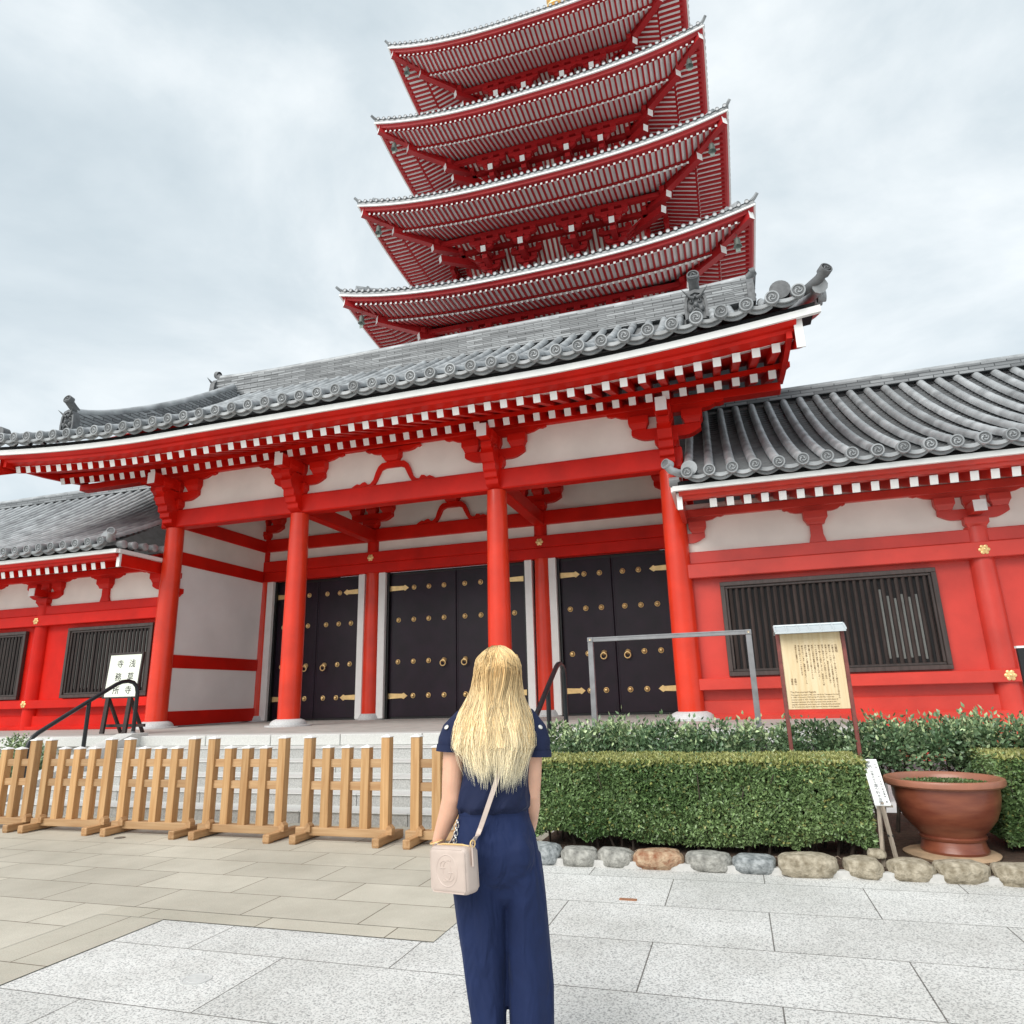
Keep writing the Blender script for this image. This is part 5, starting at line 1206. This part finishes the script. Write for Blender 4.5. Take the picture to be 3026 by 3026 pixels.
for p, d_ in (((-.240, -.066, 1.372), (-.5, -.6, .6)), ((.168, -.064, 1.362), (.5, -.6, .6))):
    q = Vector(d_).to_track_quat('Z', 'Y').to_matrix().to_4x4(); q.translation = Vector(p)
    c = MB(); c.lathe([(.001, 0), (.0105, .0), (.011, .004), (.006, .007), (.001, .007)], n=14); c.v = [tuple(q @ Vector(v)) for v in c.v]; c.build("button", mat("pearl_button", (.75, .72, .66), .25, metal=.4), woman, smooth=True)
    c = MB(); c.bar(Vector(p) - Vector((0, .0, .004)) + Vector((0, 0, -.055)), Vector(p) + Vector((0, 0, .012)) - Vector((0, .0, .004)), .03, .006); c.build("sleeve_tab", NAVY, woman)
# trousers
b = MB()
b.loft([ell(-.043, 0, 1.040, .128, .092), ell(-.043, 0, 1.03, .147, .105), ell(-.042, -.002, .985, .157, .120), ell(-.038, -.010, .93, .172, .134), ell(-.035, -.016, .87, .180, .140), ell(-.031, -.012, .81, .184, .134), ell(-.027, -.004, .76, .186, .122), ell(-.024, 0, .725, .165, .10), ell(-.015, -.01, .70, .09, .085), ell(.002, -.01, .672, .03, .06), ell(.004, -.01, .65, .008, .03)])
for X in (-.118, .050):
    b.loft([ell(X, -.085, z, .078 * k, .068 * k) for z, k in ((.765, .3), (.79, .75), (.84, 1.0), (.89, .95), (.94, .6), (.965, .2))])
def legt(rows, ph): b.loft([ell(cx, cy_, z, rx, ry, folds=f, nf=5, ph=ph + z * 3) for z, cx, rx, cy_, ry, f in rows])
legt([(.85, -.12, .095, 0, .115, 0), (.77, -.113, .108, -.004, .122, .01), (.70, -.108, .110, 0, .118, .015), (.60, -.102, .103, .004, .112, .025), (.48, -.093, .092, .008, .106, .035), (.36, -.086, .083, .008, .100, .045), (.25, -.080, .071, .004, .097, .055), (.14, -.077, .066, 0, .098, .06), (.045, -.075, .066, 0, .10, .06)], 0.4)
legt([(.85, .065, .090, 0, .115, 0), (.77, .080, .085, -.004, .122, .01), (.70, .088, .083, 0, .116, .015), (.60, .091, .086, .004, .112, .025), (.48, .0945, .0885, .008, .108, .035), (.36, .097, .092, .008, .104, .045), (.25, .096, .088, .004, .102, .055), (.14, .094, .086, 0, .102, .06), (.045, .092, .086, 0, .104, .06)], 2.1)
union(b, "trousers", NAVYT, woman, .0062, 5)
c = MB(); c.loft([ell(-.043, 0, 1.012, .1485, .1085), ell(-.043, 0, 1.012, .153, .112), ell(-.043, 0, 1.036, .151, .110), ell(-.043, 0, 1.036, .147, .107)], closed=True, caps=False); c.build("waistband", NAVYT, woman, smooth=True)
# bracelet
c = MB(); c.tube([(-.284 + .033 * math.cos(a), .014 + .033 * math.sin(a), .905 + .010 * math.cos(a)) for a in [2 * math.pi * i / 22 for i in range(23)]], .0035, 6); c.build("bracelet", GOLD, woman, smooth=True)
# hair
def hair_mat(name, f):
    M_ = bpy.data.materials.new(name); M_.use_nodes = True; t = M_.node_tree; b_ = t.nodes['Principled BSDF']
    b_.inputs['Roughness'].default_value = .42; b_.inputs['Specular IOR Level'].default_value = .45
    tcn = t.nodes.new('ShaderNodeTexCoord'); sp_ = t.nodes.new('ShaderNodeSeparateXYZ'); t.links.new(tcn.outputs['Object'], sp_.inputs[0])
    mr = t.nodes.new('ShaderNodeMapRange'); mr.inputs[1].default_value = 1.12; mr.inputs[2].default_value = 1.70; t.links.new(sp_.outputs[2], mr.inputs[0])
    rp = t.nodes.new('ShaderNodeValToRGB'); rp.color_ramp.elements[0].color = (.95, .88, .66, 1); rp.color_ramp.elements[1].color = (.70, .50, .24, 1)
    e_ = rp.color_ramp.elements.new(.45); e_.color = (.88, .70, .41, 1); e_ = rp.color_ramp.elements.new(.82); e_.color = (.60, .40, .18, 1)
    t.links.new(mr.outputs[0], rp.inputs[0])
    g = t.nodes.new('ShaderNodeNewGeometry'); m2 = t.nodes.new('ShaderNodeMapRange'); m2.inputs[3].default_value = .62 * f; m2.inputs[4].default_value = 1.28 * f; t.links.new(g.outputs['Random Per Island'], m2.inputs[0])
    hs = t.nodes.new('ShaderNodeHueSaturation'); t.links.new(m2.outputs[0], hs.inputs['Value']); t.links.new(rp.outputs[0], hs.inputs['Color']); t.links.new(hs.outputs[0], b_.inputs['Base Color'])
    return M_
HAIR = hair_mat('golden_blond_hair', 1.0); HAIR2 = hair_mat('pale_blond_hair', 1.28); HAIR3 = hair_mat('dark_blond_hair', .70)
def cr(P, n):
    P = [Vector(p) for p in P]; P = [P[0] * 2 - P[1]] + P + [P[-1] * 2 - P[-2]]; out_ = []
    for i in range(1, len(P) - 2):
        for k in range(n):
            t = k / n; a, b_, c_, d_ = P[i - 1:i + 3]
            out_.append(.5 * ((2 * b_) + (c_ - a) * t + (2 * a - 5 * b_ + 4 * c_ - d_) * t * t + (3 * b_ - a - 3 * c_ + d_) * t ** 3))
    return out_ + [P[-2]]
hb = MB()
HC = Vector((-.012, -.034, 1.604)); HR = Vector((.090, .114, .108))
def strand(mb, u, q, off, zt, r, wob, tx=None):
    """u: side position -1..1, q: where along the parting it starts, off: height above the scalp, tx: where its tip gathers"""
    au = abs(u); k = 1 + off * 4
    th = R(-28 + 100 * q); d0 = Vector((.04 * (1 if u >= 0 else -1), -math.sin(th), math.cos(th))).normalized()
    az = u * R(108 - 34 * q); el = -.5
    d1 = Vector((math.sin(az) * math.cos(el), -math.cos(az) * math.cos(el), math.sin(el))).normalized()
    P_ = []
    for t in (0, .22, .45, .66):
        d = (d0 * (1 - t) + d1 * t + Vector((math.sin(az) * .28, 0, .18)) * math.sin(math.pi * t)).normalized(); P_.append(HC + Vector((d.x * HR.x, d.y * HR.y, d.z * HR.z)) * k)
    q4 = Vector((-.024 + u * .112, -.128 + .085 * u * u - off * .8, 1.50))
    p4 = Vector((-.032 + u * .158, -.132 + .075 * u * u - off, 1.405 - .01 * au))
    p5 = Vector((-.034 + (u if tx is None else .45 * u + .55 * tx) * .158 + wob * .012, -.152 + .06 * u * u - off * 1.1, 1.29))
    p6 = Vector((-.036 + (u if tx is None else .38 * u + .62 * tx) * .118 + wob * .012, -.158 + .05 * u * u - off * .8, zt))
    pts = cr(P_ + [q4, p4, p5, p6], 4); n = len(pts)
    ph = rnd.uniform(0, 6.28); am = rnd.uniform(.001, .010)
    pts = [p + Vector((am * (.6 + i / 14) * math.sin(ph + i * .42) * min(1, i / 10), am * .6 * math.cos(ph * 2 + i * .36) * min(1, i / 10), 0)) for i, p in enumerate(pts)]
    rs = [r * (.55 + .45 * min(1, i / 3)) * (1 if i < n * .6 else max(.10, 1 - ((i / (n - 1) - .6) / .4) ** 1.5 * .92)) for i in range(n)]
    mb.tube(pts, rs, 4, flat=.45)
hbs = [MB(), MB(), MB()]
for i in range(230):
    u = rnd.uniform(-1, 1); u = math.copysign(abs(u) ** .9, u); q = rnd.random() ** .8; off = rnd.uniform(-.004, .021)
    end = 1.19 - .035 * u + .05 * math.sin(u * 6.1 + 1.2) * .5 + .03 * abs(u) + rnd.uniform(-.05, .12) * (1 if rnd.random() < .75 else 1.7)
    tx = u + rnd.gauss(0, .06); mb = hbs[rnd.choice((0, 0, 0, 1, 1, 2))]
    for j in range(rnd.randint(15, 24)):
        strand(mb, max(-1, min(1, u + rnd.gauss(0, .055))), max(0, min(1, q + rnd.gauss(0, .10))), off + rnd.gauss(0, .002), end + abs(rnd.gauss(0, .05)) - .03, rnd.uniform(.0010, .0024), rnd.gauss(0, .4), tx)
for i in range(500):
    strand(hbs[rnd.choice((0, 1, 2))], rnd.uniform(-1, 1), rnd.random() ** .8, rnd.uniform(-.004, .012), 1.17 + rnd.uniform(0, .12), rnd.uniform(.0018, .0036), rnd.uniform(-1, 1))
hb = hbs[0]
for j in (1, 2):
    hb.add(hbs[j].v, hbs[j].f); hb.m[-len(hbs[j].f):] = [j] * len(hbs[j].f)
hair = hb.build("hair", [HAIR, HAIR2, HAIR3], woman, smooth=True, recalc=False)
c = MB()
c.loft([ell(-.012, -.034, 1.703, .03, .04, sq=2), ell(-.012, -.034, 1.690, .052, .066, sq=2), ell(-.012, -.034, 1.655, .077, .097, sq=2), ell(-.012, -.036, 1.605, .086, .109, sq=2), ell(-.014, -.044, 1.55, .076, .090, sq=2), ell(-.020, -.062, 1.48, .078, .060, sq=2), ell(-.03, -.088, 1.41, .105, .028, sq=2), ell(-.033, -.112, 1.33, .105, .016, sq=2), ell(-.035, -.122, 1.25, .085, .012, sq=2), ell(-.036, -.128, 1.225, .06, .008, sq=2)])
c.build("under_hair", HAIR, hair, smooth=True)

# ------------------------------------------------------------------ her bag (hangs on her, a thing of its own)
bag = thing("shoulder_bag", "small pale beige leather camera bag with long strap worn by the woman", "bag", PLOC, PROT)
LEATH = mat("beige_leather", (.54, .44, .385), .42, var=.05, nscale=20, bump=.12, bscale=220, spec=.5)
BM = Matrix.Translation((-.203, -.172, .832)) @ Matrix.Scale(1.1, 4) @ Matrix.Rotation(R(-40), 4, 'Z') @ Matrix.Rotation(R(-4), 4, 'Y')
c = MB(); c.box(-.092, .092, -.038, .038, -.076, .080, 0, BM); o = c.build("body", LEATH, bag)
bv = o.modifiers.new("bevel", 'BEVEL'); bv.width = .022; bv.segments = 5; o.data.polygons.foreach_set('use_smooth', [True] * 6)
def bp_(x, y, z): return BM @ Vector((x, y, z))
rr = [(-.075, -.070), (.075, -.070), (.085, -.058), (.085, .060), (.075, .072), (-.075, .072), (-.085, .060), (-.085, -.058), (-.075, -.070)]
c = MB(); c.tube([bp_(x, -.0335, z) for x, z in rr], .0028, 6); c.tube([bp_(x, .0335, z) for x, z in rr], .0028, 6); c.build("piping", LEATH, bag, smooth=True)
# embossed emblem: oval outline and two facing rounded letters
c = MB()
c.tube([bp_(.052 * math.cos(a), -.0368, .002 + .052 * math.sin(a)) for a in [2 * math.pi * i / 36 for i in range(37)]], .0032, 6)
c.tube([bp_(.010 + .030 * math.cos(a), -.0368, .003 + .034 * math.sin(a)) for a in [R(70 + 250 * i / 20) for i in range(21)]] + [bp_(.032, -.0368, -.004), bp_(.008, -.0368, -.004)], .0036, 6)
c.tube([bp_(-.010 + .030 * math.cos(a), -.0368, .001 + .034 * math.sin(a)) for a in [R(-110 + 250 * i / 20) for i in range(21)]] + [bp_(-.032, -.0368, .010), bp_(-.008, -.0368, .010)], .0036, 6)
c.build("embossed_emblem", LEATH, bag, smooth=True)
c = MB(); c.tube([bp_(-.080, 0, .078), bp_(-.05, 0, .083), (bp_(.05, 0, .083)), bp_(.080, 0, .078)], .0035, 6); c.build("zip", GOLD, bag)
c = MB(); c.bar(bp_(.095, 0, .015), bp_(.095, 0, .085), .022, .006, up=(1, 0, 0)); c.build("strap_tab", LEATH, bag)
c = MB(); c.tube([bp_(.099 + .0, .012 * math.cos(a), .088 + .012 * math.sin(a)) for a in [2 * math.pi * i / 14 for i in range(15)]], .003, 6); c.build("ring", GOLD, bag, smooth=True)
SP = cr([bp_(.099, 0, .095), (-.106, -.150, .955), (-.066, -.158, 1.055), (-.022, -.150, 1.17), (.016, -.140, 1.275), (.052, -.115, 1.36), (.078, -.070, 1.425), (.086, -.02, 1.448), (.078, .05, 1.42), (.045, .105, 1.30), (-.03, .125, 1.12), (-.12, .125, 1.0), (-.195, .06, .95), (-.235, -.08, .90), bp_(-.096, 0, .08)], 4)
c = MB()
rings = []
for i, p in enumerate(SP):
    d_ = (SP[min(i + 1, len(SP) - 1)] - SP[max(i - 1, 0)]).normalized(); out_ = Vector((p.x + .03, p.y, 0)).normalized(); out_ = (out_ - d_ * out_.dot(d_)).normalized(); s_ = d_.cross(out_)
    rings.append([p + s_ * .010 + out_ * .002, p - s_ * .010 + out_ * .002, p - s_ * .010 - out_ * .002, p + s_ * .010 - out_ * .002])
c.loft(rings); c.build("strap", LEATH, bag)
CH = mat("silver_chain", (.6, .58, .55), .3, metal=.8)
c = MB()
for i in range(7):
    p = Vector((-.208 + .002 * i, -.085 + .004 * i, .905 + .014 * i)); c.tube([p + Vector((.008 * math.cos(a) * (1 if i % 2 else .3), .008 * math.cos(a) * (.3 if i % 2 else 1), .010 * math.sin(a))) for a in [2 * math.pi * k / 10 for k in range(11)]], .0024, 5)
c.build("chain", CH, bag, smooth=True)
